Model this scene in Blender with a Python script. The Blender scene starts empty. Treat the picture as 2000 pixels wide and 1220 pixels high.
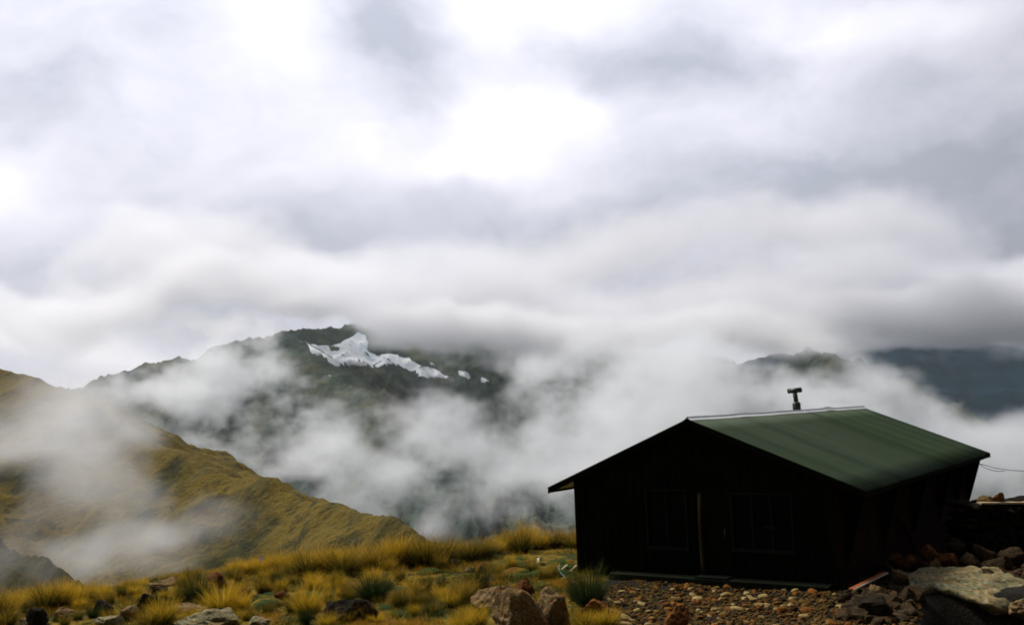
import bpy, bmesh, math, random
import numpy as np
from mathutils import Vector, Matrix
from mathutils.bvhtree import BVHTree

S = bpy.context.scene
COL = S.collection
R = math.radians

# ------------------------------------------------------------ camera
CAMZ, FPX, PITCH, ROLL = 4.436, 1973.0, R(5.674), R(2.28)      # focal length and pixels of a 2000x1220 frame
cd = bpy.data.cameras.new('camera'); cam = bpy.data.objects.new('camera', cd); COL.objects.link(cam)
cd.sensor_width = 36; cd.lens = FPX*36/2000; cd.clip_end = 120000; cd.clip_start = 0.3
FW = Vector((0, math.cos(PITCH), math.sin(PITCH))); r0 = Vector((1, 0, 0)); u0 = r0.cross(FW)
RT = r0*math.cos(ROLL)-u0*math.sin(ROLL); UP = u0*math.cos(ROLL)+r0*math.sin(ROLL)
m = Matrix((RT, UP, -FW)).transposed().to_4x4(); m.translation = (0, 0, CAMZ); cam.matrix_world = m
S.camera = cam
CP = Vector((0, 0, CAMZ))

def ray(px, py): return (FW + RT*((px-1000)/FPX) - UP*((py-610)/FPX))
def P(px, py, d): return CP + ray(px, py)*d                     # surveyed point: direction and distance
def G(px, py, z=0.0):
    r = ray(px, py); return CP + r*((z-CAMZ)/r.z)

# ------------------------------------------------------------ render settings
S.view_settings.view_transform = 'Standard'; S.view_settings.look = 'None'
S.view_settings.exposure = 0.45; S.view_settings.gamma = 1
cy = S.cycles
cy.use_denoising = True
cy.use_adaptive_sampling = True; cy.adaptive_threshold = 0.02
cy.max_bounces = 12; cy.diffuse_bounces = 2; cy.glossy_bounces = 2; cy.transmission_bounces = 3
cy.volume_bounces = 8; cy.transparent_max_bounces = 8
cy.volume_step_rate = 2.5; cy.volume_max_steps = 1024
cy.filter_width = 1.8
cy.sample_clamp_indirect = 4

# ------------------------------------------------------------ node helpers
class NT:
    def __init__(s, tree): s.t = tree; s.n = tree.nodes; s.l = tree.links
    def add(s, typ, **kw):
        n = s.n.new(typ)
        for k, v in kw.items(): setattr(n, k, v)
        return n
    def put(s, sock, v):
        if v is None: return
        if isinstance(v, bpy.types.NodeSocket): s.l.new(v, sock)
        else:
            try: sock.default_value = v
            except Exception: sock.default_value = (v, v, v)
    def math(s, op, a, b=None, c=None, clamp=False):
        n = s.add('ShaderNodeMath', operation=op, use_clamp=clamp)
        s.put(n.inputs[0], a)
        if b is not None: s.put(n.inputs[1], b)
        if c is not None: s.put(n.inputs[2], c)
        return n.outputs[0]
    def vmath(s, op, a, b=None, out=0):
        n = s.add('ShaderNodeVectorMath', operation=op)
        s.put(n.inputs[0], a)
        if b is not None: s.put(n.inputs[1], b)
        return n.outputs[out]
    def scale(s, a, f):
        n = s.add('ShaderNodeVectorMath', operation='SCALE'); s.put(n.inputs[0], a); s.put(n.inputs[3], f); return n.outputs[0]
    def noise(s, vec, scale, detail=4, rough=0.5, col=False, dist=0.0):
        n = s.add('ShaderNodeTexNoise'); s.put(n.inputs['Vector'], vec)
        n.inputs['Scale'].default_value = scale; n.inputs['Detail'].default_value = detail
        n.inputs['Roughness'].default_value = rough; n.inputs['Distortion'].default_value = dist
        return n.outputs['Color' if col else 0]
    def ramp(s, f, stops):
        n = s.add('ShaderNodeValToRGB'); s.put(n.inputs[0], f); e = n.color_ramp.elements
        while len(e) < len(stops): e.new(0.5)
        for el, (p, c) in zip(e, stops):
            el.position = p; el.color = (c[0], c[1], c[2], 1) if hasattr(c, '__len__') else (c, c, c, 1)
        return n.outputs[0]
    def mix(s, f, a, b):
        n = s.add('ShaderNodeMix', data_type='RGBA'); s.put(n.inputs[0], f)
        s.put(n.inputs[6], a if not isinstance(a, tuple) else (*a[:3], 1)); s.put(n.inputs[7], b if not isinstance(b, tuple) else (*b[:3], 1))
        return n.outputs[2]

# ------------------------------------------------------------ world: overcast sky with broken cloud
w = bpy.data.worlds.new('World'); S.world = w; w.use_nodes = True
T = NT(w.node_tree); T.n.clear()
SUN_AZ, SUN_EL = R(-50), R(55)                                   # azimuth from +Y towards +X
SD = Vector((math.sin(SUN_AZ)*math.cos(SUN_EL), math.cos(SUN_AZ)*math.cos(SUN_EL), math.sin(SUN_EL)))
sky = T.add('ShaderNodeTexSky', sky_type='NISHITA'); sky.sun_disc = False
sky.sun_elevation = SUN_EL; sky.sun_rotation = SUN_AZ
tc = T.add('ShaderNodeTexCoord').outputs['Generated']
dirn = T.vmath('NORMALIZE', tc)
warp = T.noise(dirn, 3.2, 5, 0.55, col=True)
warp = T.scale(T.vmath('SUBTRACT', warp, (0.5, 0.5, 0.5)), 0.16)
dw = T.vmath('ADD', dirn, warp)
def blob(px, py, rx, ry, amp):
    d = ray(px, py).normalized()
    v = T.vmath('SUBTRACT', dw, tuple(d))
    v = T.vmath('MULTIPLY', v, (FPX/rx, 1.5, FPX/ry))
    q = T.vmath('DOT_PRODUCT', v, v, out=1)
    return T.math('MULTIPLY', T.math('EXPONENT', T.math('MULTIPLY', q, -1.0)), amp)
sep = T.add('ShaderNodeSeparateXYZ'); T.put(sep.inputs[0], dirn)
fb = T.noise(T.vmath('MULTIPLY', dw, (1, 1, 2.0)), 4.5, 8, 0.55)
fine = T.noise(T.vmath('MULTIPLY', dw, (1, 1, 1.8)), 11.0, 7, 0.58)
b = T.math('MULTIPLY_ADD', T.math('SUBTRACT', fb, 0.5), 0.46, 0.50)
b = T.math('MULTIPLY_ADD', T.math('SUBTRACT', fine, 0.5), 0.34, b)
SKYBLOBS = [(1010, 225, 150, 40, .46), (880, 310, 140, 34, .40), (1080, 20, 220, 50, .16), (620, 290, 120, 50, .13), (560, 110, 90, 60, .08),
            (330, 170, 90, 60, .05), (30, 390, 110, 110, .30), (160, 712, 190, 30, .45), (1750, 40, 260, 40, .18), (330, 340, 200, 60, .03), (1200, 430, 650, 80, -.12), (1620, 95, 80, 70, .12),
            (780, 110, 130, 130, -.30), (90, 190, 190, 120, -.22), (1330, 140, 280, 80, -.26), (1900, 420, 300, 150, -.22), (1900, 170, 160, 60, -.10),
            (1500, 330, 330, 90, -.12), (250, 600, 320, 60, -.22), (850, 480, 500, 80, -.14), (1750, 580, 480, 90, -.26)]
for q in SKYBLOBS: b = T.math('ADD', b, blob(*q))
b = T.math('MAXIMUM', T.math('MINIMUM', b, 1.25), 0.22)
cloud = T.ramp(T.math('MULTIPLY', b, 0.8), [(0.0, (.10, .13, .17)), (0.28, (.37, .375, .43)), (0.44, (.495, .495, .55)), (0.62, (.62, .61, .645)), (0.80, (.69, .67, .675)), (1.0, (.82, .795, .75))])
# sky brightened overhead, and dimmed unseen behind the viewer to keep facing sides dark
back = T.math('MULTIPLY_ADD', T.vmath('DOT_PRODUCT', dirn, (-.42, .907, 0.0), out=1), 0.75, 0.45, clamp=True)
back = T.math('MAXIMUM', T.math('POWER', back, 2.2), 0.03)
zen = T.math('MULTIPLY_ADD', T.math('POWER', T.math('MAXIMUM', sep.outputs[2], 0.0), 1.3), 2.2, 1.0)
low = T.math('MULTIPLY_ADD', sep.outputs[2], 6.0, 1.15, clamp=True)      # below the horizon: dim
lit = T.math('MULTIPLY', T.math('MULTIPLY', back, zen), T.math('MAXIMUM', low, 0.12))
cl = T.scale(cloud, lit)
bgA = T.add('ShaderNodeBackground'); T.put(bgA.inputs[0], cl); bgA.inputs[1].default_value = 1.0
bgB = T.add('ShaderNodeBackground'); T.put(bgB.inputs[0], sky.outputs[0]); bgB.inputs[1].default_value = 0.1
mx = T.add('ShaderNodeMixShader'); mx.inputs[0].default_value = 0.96
T.l.new(bgB.outputs[0], mx.inputs[1]); T.l.new(bgA.outputs[0], mx.inputs[2])
wo = T.add('ShaderNodeOutputWorld'); T.l.new(mx.outputs[0], wo.inputs[0])
w.cycles.sampling_method = 'MANUAL'; w.cycles.sample_map_resolution = 512

# ------------------------------------------------------------ sun
sd = bpy.data.lights.new('sun', 'SUN'); sun = bpy.data.objects.new('sun', sd); COL.objects.link(sun)
sd.energy = 3.0; sd.angle = R(10); sd.color = (1.0, 0.93, 0.82)
sun.rotation_euler = SD.to_track_quat('Z', 'Y').to_euler()

# ------------------------------------------------------------ object helpers
def tag(o, label=None, cat=None, group=None, kind=None):
    if label: o['label'] = label
    if cat: o['category'] = cat
    if group: o['group'] = group
    if kind: o['kind'] = kind
    return o
def mesh_from(name, V, F, mat, smooth=True, parent=None):
    me = bpy.data.meshes.new(name)
    V = np.asarray(V, dtype=np.float32)
    if isinstance(F, np.ndarray):
        k = F.shape[1]
        me.vertices.add(len(V)); me.vertices.foreach_set('co', V.ravel())
        me.loops.add(F.size); me.loops.foreach_set('vertex_index', F.ravel().astype(np.int32))
        me.polygons.add(len(F)); me.polygons.foreach_set('loop_start', np.arange(0, F.size, k, dtype=np.int32))
        me.update(calc_edges=True); me.validate()
    else:
        me.from_pydata([tuple(map(float, v)) for v in V], [], F); me.update()
    me.polygons.foreach_set('use_smooth', [smooth]*len(me.polygons))
    me.materials.append(mat)
    o = bpy.data.objects.new(name, me); COL.objects.link(o)
    if parent: o.parent = parent
    return o
def bm_obj(name, bm, mat, parent=None, smooth=False):
    me = bpy.data.meshes.new(name); bm.to_mesh(me); bm.free()
    me.polygons.foreach_set('use_smooth', [smooth]*len(me.polygons))
    me.materials.append(mat)
    o = bpy.data.objects.new(name, me); COL.objects.link(o)
    if parent: o.parent = parent
    return o
def empty(name, loc, rz=0):
    o = bpy.data.objects.new(name, None); COL.objects.link(o); o.location = loc; o.rotation_euler = (0, 0, rz)
    o.empty_display_size = 0.3
    return o
def box(bm, a, b):
    x0, y0, z0 = a; x1, y1, z1 = b
    v = [bm.verts.new(p) for p in ((x0, y0, z0), (x1, y0, z0), (x1, y1, z0), (x0, y1, z0), (x0, y0, z1), (x1, y0, z1), (x1, y1, z1), (x0, y1, z1))]
    for f in ((0, 3, 2, 1), (4, 5, 6, 7), (0, 1, 5, 4), (1, 2, 6, 5), (2, 3, 7, 6), (3, 0, 4, 7)): bm.faces.new([v[i] for i in f])
def prism(bm, pts, d):                                           # polygon extruded along vector d
    n = len(pts); A = [bm.verts.new(p) for p in pts]; B = [bm.verts.new(Vector(p)+Vector(d)) for p in pts]
    bm.faces.new(A); bm.faces.new(B[::-1])
    for i in range(n): bm.faces.new((A[i], B[i], B[(i+1) % n], A[(i+1) % n]))
def tube(bm, pts, rad, seg=8):
    pts = [Vector(p) for p in pts]; rings = []
    for i, p in enumerate(pts):
        t = (pts[min(i+1, len(pts)-1)]-pts[max(i-1, 0)]).normalized()
        a = t.orthogonal().normalized() if i == 0 else (a - t*a.dot(t)).normalized()
        c = t.cross(a); r = rad[i] if hasattr(rad, '__len__') else rad
        rings.append([bm.verts.new(p+a*r*math.cos(2*math.pi*k/seg)+c*r*math.sin(2*math.pi*k/seg)) for k in range(seg)])
    for i in range(len(rings)-1):
        for k in range(seg): bm.faces.new((rings[i][k], rings[i][(k+1) % seg], rings[i+1][(k+1) % seg], rings[i+1][k]))
    bm.faces.new(rings[0][::-1]); bm.faces.new(rings[-1])

# ------------------------------------------------------------ numpy noise
def _hash(ix, iy, iz, seed):
    h = (ix*374761393 + iy*668265263 + iz*2147483647 + seed*1274126177) & 0xffffffff
    h = ((h ^ (h >> 13))*1274126177) & 0xffffffff
    h = ((h ^ (h >> 15))*2246822519) & 0xffffffff
    return ((h ^ (h >> 16)) & 0xffffff)/float(0xffffff)
def vnoise(x, y, z=0.0, seed=0):
    x = np.asarray(x, float); y = np.asarray(y, float); z = np.zeros_like(x)+z
    ix = np.floor(x).astype(np.int64); iy = np.floor(y).astype(np.int64); iz = np.floor(z).astype(np.int64)
    fx, fy, fz = x-ix, y-iy, z-iz
    fx = fx*fx*fx*(fx*(fx*6-15)+10); fy = fy*fy*fy*(fy*(fy*6-15)+10); fz = fz*fz*fz*(fz*(fz*6-15)+10)
    r = 0
    for dx in (0, 1):
        for dy in (0, 1):
            for dz in (0, 1):
                r = r + _hash(ix+dx, iy+dy, iz+dz, seed)*(fx if dx else 1-fx)*(fy if dy else 1-fy)*(fz if dz else 1-fz)
    return r*2-1
def fbm(x, y, z=0.0, oct=5, seed=0, gain=0.5, ridged=False):
    s = 0; a = 1.0; t = 0; f = 1.0
    for i in range(oct):
        n = vnoise(np.asarray(x)*f+i*17.3, np.asarray(y)*f-i*9.1, np.asarray(z)*f, seed+i)
        if ridged: n = 1-2*np.abs(n)
        s = s+n*a; t += a; a *= gain; f *= 2.03
    return s/t
def sstep(a, b, x):
    t = np.clip((x-a)/(b-a), 0, 1); return t*t*(3-2*t)

# ------------------------------------------------------------ materials
def mat(name):
    m = bpy.data.materials.new(name); m.use_nodes = True
    t = NT(m.node_tree); bs = t.n['Principled BSDF']; return m, t, bs
def setb(t, bs, col=None, rough=None, spec=None, bump=None, bstr=0.3, bdist=0.05, metal=None):
    if col is not None: t.put(bs.inputs['Base Color'], col if not isinstance(col, tuple) else (*col[:3], 1))
    if rough is not None: t.put(bs.inputs['Roughness'], rough)
    if spec is not None: bs.inputs['Specular IOR Level'].default_value = spec
    if metal is not None: bs.inputs['Metallic'].default_value = metal
    if bump is not None:
        n = t.add('ShaderNodeBump'); n.inputs['Strength'].default_value = bstr; n.inputs['Distance'].default_value = bdist
        t.put(n.inputs['Height'], bump); t.l.new(n.outputs[0], bs.inputs['Normal'])
def objco(t): return t.add('ShaderNodeTexCoord').outputs['Object']
def geo(t): return t.add('ShaderNodeNewGeometry').outputs['Position']
def rnd(t): return t.add('ShaderNodeObjectInfo').outputs['Random']

def plain(name, col, rough=0.7, spec=0.3, var=0.25, sc=6, metal=0):
    m, t, bs = mat(name); co = objco(t); n = t.noise(co, sc, 5, 0.6)
    c = t.ramp(n, [(0.3, tuple(x*(1-var) for x in col)), (0.7, tuple(x*(1+var) for x in col))])
    setb(t, bs, c, rough, spec, n, 0.2, 0.02, metal); return m

def timber(name, col, axis_stretch, rough=0.8, var=0.45):
    m, t, bs = mat(name); co = t.vmath('MULTIPLY', objco(t), axis_stretch)
    n = t.noise(co, 3, 6, 0.65); n2 = t.noise(objco(t), 0.9, 4, 0.6)
    f = t.math('MULTIPLY_ADD', n2, 0.5, t.math('MULTIPLY', n, 0.5))
    c = t.ramp(f, [(0.3, tuple(x*(1-var) for x in col)), (0.7, tuple(x*(1+var) for x in col))])
    setb(t, bs, c, .95, 0.03, n, 0.3, 0.01); return m

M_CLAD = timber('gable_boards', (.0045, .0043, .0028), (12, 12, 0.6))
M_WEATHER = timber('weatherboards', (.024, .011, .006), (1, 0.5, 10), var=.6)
M_TRIM = timber('dark_trim', (.006, .006, .004), (3, 3, 3))
M_BEAM = timber('grey_green_step', (.013, .017, .010), (0.6, 6, 6))
M_PALE = timber('pale_post', (.040, .033, .013), (12, 12, 1.0), var=.6)
M_SOFFIT = plain('lit_soffit', (.55, .56, .52), .7)
M_FRAME = timber('window_frame', (.011, .014, .011), (3, 3, 3))
M_STEEL = plain('flue_steel', (.050, .060, .045), .45, .4, .4, 8, .3)
M_GALV = plain('galvanised_ridge', (.55, .57, .55), .45, .5, .15, 5, .4)
M_WIRE = plain('wire', (.05, .055, .06), .5, .3)
M_WHITE = plain('weathered_white', (.70, .64, .55), .6)
M_BLUE = plain('blue_plastic', (.02, .07, .75), .4)
M_HOSE = plain('pale_hose', (.10, .15, .16), .4)
M_STICK = timber('bleached_wood', (.50, .40, .24), (8, 8, 1))
M_REDPLANK = timber('orange_plank', (.26, .085, .03), (1, 1, 8), var=.35)
m, t, bs = mat('window_glass'); setb(t, bs, (.001, .0015, .001), .5, .04); M_GLASS = m

# painted corrugated roof
m, t, bs = mat('green_roof_iron'); co = objco(t)
sh = t.add('ShaderNodeSeparateXYZ'); t.put(sh.inputs[0], co)
sheet = t.math('FLOOR', t.math('DIVIDE', sh.outputs[1], 0.762))
wn = t.add('ShaderNodeTexWhiteNoise', noise_dimensions='1D'); t.put(wn.inputs['W'], sheet)
st = t.noise(t.vmath('MULTIPLY', co, (0.12, 4.5, 1)), 2.2, 6, 0.7); pt = t.noise(co, 1.4, 5, 0.6)  # streaks in the colour stand for shading of the ribs
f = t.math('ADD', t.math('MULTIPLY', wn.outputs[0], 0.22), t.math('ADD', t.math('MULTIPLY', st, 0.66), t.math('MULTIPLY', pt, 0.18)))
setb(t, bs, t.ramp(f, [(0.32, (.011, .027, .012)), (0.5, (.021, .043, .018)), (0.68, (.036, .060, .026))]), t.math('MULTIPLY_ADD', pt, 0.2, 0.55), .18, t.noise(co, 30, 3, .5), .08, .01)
M_ROOF = m

def rockmat(name, cols, sc=2.0, lich=.3, rand=0.0, dark=1.0):
    m, t, bs = mat(name); co = objco(t)
    if rand:
        co = t.vmath('ADD', co, t.scale((1, 1, 1), t.math('MULTIPLY', rnd(t), 37.0)))
    n = t.noise(co, sc, 8, .62, dist=.4); n2 = t.noise(co, sc*6, 6, .65); n3 = t.noise(t.vmath('MULTIPLY', co, (1, 1, 4)), sc*1.3, 5, .6, dist=1.2)
    f = t.math('ADD', t.math('MULTIPLY', n, .6), t.math('MULTIPLY', n3, .4))
    if rand: f = t.math('ADD', f, t.math('MULTIPLY', t.math('SUBTRACT', rnd(t), .5), rand))
    k = len(cols); c = t.ramp(f, [(.28+.44*i/(k-1), tuple(x*dark for x in cc)) for i, cc in enumerate(cols)])
    c = t.mix(t.math('MULTIPLY', t.ramp(n2, [(.50, 0.0), (.68, 1.0)]), lich), c, (.42*dark, .42*dark, .30*dark))
    c = t.mix(t.math('MULTIPLY', t.ramp(t.noise(co, sc*9, 4, .7), [(.36, 1.0), (.5, 0.0)]), .7), c, (.015, .015, .010))
    h = t.math('ADD', n3, t.math('MULTIPLY', n2, .5))
    setb(t, bs, c, .92, .06, h, .7, .05); return m
M_ROCK = rockmat('brown_schist', [(.03, .02, .008), (.10, .06, .022), (.20, .13, .05), (.18, .07, .02), (.30, .25, .14)], 1.6, .4)
M_ROCKG = rockmat('grey_schist', [(.03, .03, .018), (.14, .14, .08), (.24, .17, .07), (.36, .34, .21)], 1.3, .5)
M_ROCKD = rockmat('dark_schist', [(.004, .004, .003), (.010, .008, .005), (.020, .014, .008), (.035, .024, .014)], 1.6, .03)  # dark rock, deepened to near-black to stand for shade under the slab
M_ROCKO = rockmat('rusty_schist', [(.04, .014, .005), (.11, .035, .010), (.18, .065, .014), (.20, .12, .03)], 2.2, .1)
M_COB = rockmat('river_cobble', [(.02, .010, .003), (.20, .055, .006), (.22, .12, .02), (.06, .055, .022), (.34, .10, .008), (.15, .08, .014), (.38, .28, .11)], 1.0, .06, .75)

# foreground soil with cushion plants
m, t, bs = mat('alpine_ground'); co = geo(t)
a1 = t.noise(co, .55, 6, .6, dist=.3); a2 = t.noise(co, 3.0, 6, .65); a3 = t.noise(co, 22, 5, .7); a4 = t.noise(t.vmath('ADD', co, (31, 7, 0)), .9, 5, .6)
f = t.math('ADD', t.math('MULTIPLY', a1, .62), t.math('MULTIPLY', a2, .38))
veg = t.ramp(f, [(.33, (.014, .030, .008)), (.43, (.05, .06, .008)), (.50, (.17, .12, .012)), (.58, (.34, .22, .018)), (.66, (.16, .13, .015)), (.72, (.20, .07, .014))])
veg = t.mix(t.math('MULTIPLY', a3, .9), veg, t.scale(veg, .35))
grit = t.ramp(a3, [(.35, (.004, .004, .003)), (.5, (.018, .017, .013)), (.62, (.04, .034, .022)), (.74, (.12, .10, .07))])
vc = t.add('ShaderNodeVertexColor', layer_name='gravel')
gm = t.math('MAXIMUM', t.ramp(a4, [(.57, 0.0), (.63, 1.0)]), vc.outputs[0])
setb(t, bs, t.mix(gm, veg, grit), .95, .08, t.math('ADD', a3, t.math('MULTIPLY', a2, 1.5)), .9, .07)
M_GROUND = m

def slopemat(name, cols, sc, bump, sep_sc=1.0, stretch=(1, 1, 1)):
    m, t, bs = mat(name); co = t.vmath('MULTIPLY', geo(t), stretch)
    a = t.noise(co, sc, 7, .6, dist=.5); b_ = t.noise(co, sc*5, 6, .65); c_ = t.noise(co, sc*22, 5, .7)
    f = t.math('ADD', t.math('ADD', t.math('MULTIPLY', a, .5), t.math('MULTIPLY', b_, .32)), t.math('MULTIPLY', c_, .18))
    k = len(cols); c = t.ramp(f, [(.34+.32*i/(k-1), cc) for i, cc in enumerate(cols)])
    setb(t, bs, c, .95, .05, t.math('ADD', t.math('MULTIPLY', b_, 1.0), t.math('MULTIPLY', c_, .5)), 1.0, bump)
    return m
M_HILL = slopemat('tussock_hillside', [(.014, .018, .008), (.040, .042, .018), (.095, .078, .024), (.165, .118, .024), (.045, .048, .022), (.14, .115, .055)], .035, 2.0)
M_BLUFF = slopemat('grey_green_bluff', [(.014, .018, .009), (.045, .045, .018), (.08, .07, .028), (.13, .10, .04)], .09, 1.5)
M_MOUNT = slopemat('mountain_rock', [(.016, .034, .032), (.042, .074, .066), (.075, .105, .084), (.12, .135, .085), (.16, .15, .085)], .006, 14)
M_FAR = slopemat('far_mountain_rock', [(.002, .014, .026), (.004, .024, .040), (.010, .034, .050)], .0012, 8)  # dark teal carries cloud shade and the blue of distance in the colour
M_VALLEY = slopemat('valley_floor', [(.010, .016, .012), (.03, .04, .022), (.05, .055, .03)], .002, 10)
m, t, bs = mat('glacier_snow'); co = geo(t); n = t.noise(co, .02, 6, .6)
setb(t, bs, t.ramp(n, [(.35, (.62, .72, .78)), (.6, (.86, .88, .90))]), .7, .3, t.noise(t.vmath('MULTIPLY', co, (1, 1, 3)), .06, 5, .6), .6, 4); M_SNOW = m

# ------------------------------------------------------------ foreground ridge top
CREST = [(-900, 1290), (-300, 1215), (0, 1172), (130, 1152), (260, 1140), (330, 1125), (430, 1112), (540, 1092), (640, 1088), (760, 1080), (880, 1070), (1000, 1062), (1120, 1060), (1300, 1052), (1600, 1035), (1900, 1010), (2300, 1010), (3200, 1000)]
crest = np.array([list(G(x, y))[:2] for x, y in CREST])
caz = np.arctan2(crest[:, 0], crest[:, 1]); crd = np.hypot(crest[:, 0], crest[:, 1])
def fgz(x, y):
    x = np.asarray(x, float); y = np.asarray(y, float)
    r = np.hypot(x, y); az = np.arctan2(x, y)
    rc = np.interp(az, caz, crd)
    rc = rc + fbm(az*12, az*0, oct=3, seed=3)*.6
    z = 2.85*(1-sstep(2, 19, r)) + fbm(x*.35, y*.35, oct=4, seed=11)*.10 + fbm(x*1.7, y*1.7, oct=3, seed=12)*.05
    hut = np.clip((np.abs(x-6)-9)/5, 0, 1)
    z = z*(1-.5*(1-hut)*(r > 19))
    over = np.maximum(r-rc, 0)
    z = z - np.where(over > 0, over**1.5*.25/(1+over*.06)**.5, 0) + fbm(x*.05, y*.05, oct=4, seed=5)*np.minimum(over*.2, 6)
    z = np.where(np.abs(az) > 1.6, z-np.maximum(r-25, 0)*.6, z)
    # the ground falls away beside the hut, and into a hollow under the great slab
    z = z - .75*sstep(9.5, 13, x)*sstep(24, 31, y) - 1.5*sstep(.375, .42, x/np.maximum(y, 1))*(1-sstep(21.6, 23.2, y))*sstep(8, 15, y)
    return z
xs = np.concatenate([-22-np.geomspace(300, .3, 40), np.arange(-22, 24, .16), 24+np.geomspace(.3, 300, 40)])
ys = np.concatenate([-20-np.geomspace(60, .5, 10), np.arange(-20, 17, 1.0), np.arange(17, 44, .16), 44+np.geomspace(.3, 400, 60)])
X, Y = np.meshgrid(xs, ys); Z = fgz(X, Y); Z0 = Z; GXA, GYA = xs, ys
def gridfaces(ny, nx):
    i = np.arange(ny-1)[:, None]*nx+np.arange(nx-1)[None]; i = i.ravel()
    return np.stack([i, i+1, i+nx+1, i+nx], 1)
ground = mesh_from('ground', np.stack([X, Y, Z], -1).reshape(-1, 3), gridfaces(*X.shape), M_GROUND)
tag(ground, kind='structure')
# gravelled apron in front of the hut
gpoly = [G(x, y) for x, y in ((1150, 1190), (1190, 1120), (1300, 1112), (1640, 1150), (1780, 1085), (1900, 1010), (2300, 1000), (2500, 1300), (1100, 1300))]
def inpoly(x, y, poly):
    c = np.zeros_like(x, bool); n = len(poly)
    for i in range(n):
        x0, y0 = poly[i][0], poly[i][1]; x1, y1 = poly[(i+1) % n][0], poly[(i+1) % n][1]
        k = ((y0 > y) != (y1 > y)) & (x < (x1-x0)*(y-y0)/((y1-y0)+1e-12)+x0); c ^= k
    return c
gx = X.ravel()+fbm(X.ravel(), Y.ravel(), oct=3, seed=8)*.5; gy = Y.ravel()+fbm(X.ravel(), Y.ravel(), oct=3, seed=9)*.5
gv = inpoly(gx, gy, gpoly).astype(np.float32)
ca = ground.data.color_attributes.new('gravel', 'FLOAT_COLOR', 'POINT')
ca.data.foreach_set('color', np.repeat(gv, 4))
def gz(x, y):
    i = min(max(int(np.searchsorted(GXA, x))-1, 0), len(GXA)-2); j = min(max(int(np.searchsorted(GYA, y))-1, 0), len(GYA)-2)
    u = (x-GXA[i])/(GXA[i+1]-GXA[i]); v = (y-GYA[j])/(GYA[j+1]-GYA[j])
    return float((Z0[j, i]*(1-u)+Z0[j, i+1]*u)*(1-v)+(Z0[j+1, i]*(1-u)+Z0[j+1, i+1]*u)*v)
def on(px, py):                                                   # the point of the ground seen in that direction
    p = G(px, py); z = 0
    for _ in range(6): z = gz(p.x, p.y); p = G(px, py, z)
    return Vector((p.x, p.y, z))

# ------------------------------------------------------------ hills and mountains
def seg_ridge(X, Y, pts, slope_n, slope_f, rough=1.0):
    """height of a ridge: crest polyline of 3D points, falling to both sides"""
    best = np.full(X.shape, -1e9)
    for a, b in zip(pts[:-1], pts[1:]):
        a = np.array(a); b = np.array(b); d = b[:2]-a[:2]; L2 = (d**2).sum()
        t = np.clip(((X-a[0])*d[0]+(Y-a[1])*d[1])/L2, 0, 1)
        cx, cy_ = a[0]+t*d[0], a[1]+t*d[1]; cz = a[2]+t*(b[2]-a[2])
        dist = np.hypot(X-cx, Y-cy_)
        near = (np.hypot(X, Y) < np.hypot(cx, cy_))
        best = np.maximum(best, cz - dist*np.where(near, slope_n, slope_f))
    return best
def polar(name, az0, az1, naz, r0_, r1_, nr, hf, mt, geom=True):
    a = np.linspace(R(az0), R(az1), naz); r = np.geomspace(r0_, r1_, nr) if geom else np.linspace(r0_, r1_, nr)
    A, Rr = np.meshgrid(a, r); X = np.sin(A)*Rr; Y = np.cos(A)*Rr; Z = hf(X, Y)
    o = mesh_from(name, np.stack([X, Y, Z], -1).reshape(-1, 3), gridfaces(*X.shape)[:, ::-1].copy(), mt)
    return tag(o, kind='structure')

hill_c = [P(*q) for q in ((-900, 560, 520), (-400, 640, 470), (-150, 690, 420), (0, 716, 390), (60, 730, 375), (110, 748, 362), (170, 765, 340), (200, 776, 325), (230, 793, 315), (290, 828, 300), (350, 857, 285), (400, 890, 270), (450, 908, 258), (570, 950, 233), (700, 1003, 205), (840, 1056, 180), (1000, 1120, 165), (1300, 1230, 150), (1700, 1400, 140))]
def hill_h(X, Y):
    z = seg_ridge(X, Y, hill_c, .52, .75)
    e = np.clip((seg_ridge(X, Y, hill_c, 0, 0)-z)/14, 0, 1)
    u = X*.8+Y*.6; cz = seg_ridge(X, Y, hill_c, 0, 0); e = np.clip((cz-z)/60, 0, 1)**1.4
    z = z + (fbm(X*.02, Y*.02, oct=6, seed=21)-.25)*7*e + (fbm(u*.05, (X*.6-Y*.8)*.014, oct=5, seed=22, ridged=True)-.3)*3.5*e + fbm(X*.16, Y*.16, oct=4, seed=23)*(.35+.9*e)
    return z
hill = polar('hillside', -46, 14, 520, 70, 620, 420, hill_h, M_HILL)
bl_c = [P(*q) for q in ((-900, 700, 240), (-300, 900, 175), (-120, 1010, 150), (0, 1070, 135), (80, 1105, 122), (130, 1130, 116), (185, 1160, 110), (240, 1300, 104), (300, 1500, 100))]
def bluff_h(X, Y):
    z = seg_ridge(X, Y, bl_c, .8, 1.1); e = np.clip((seg_ridge(X, Y, bl_c, 0, 0)-z)/5, 0, 1)
    return z + fbm(X*.06, Y*.06, oct=6, seed=31, ridged=True)*2.6*(.12+e) + fbm(X*.4, Y*.4, oct=3, seed=32)*.5
bluff = polar('bluff', -48, -14, 320, 60, 260, 240, bluff_h, M_BLUFF)

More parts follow.
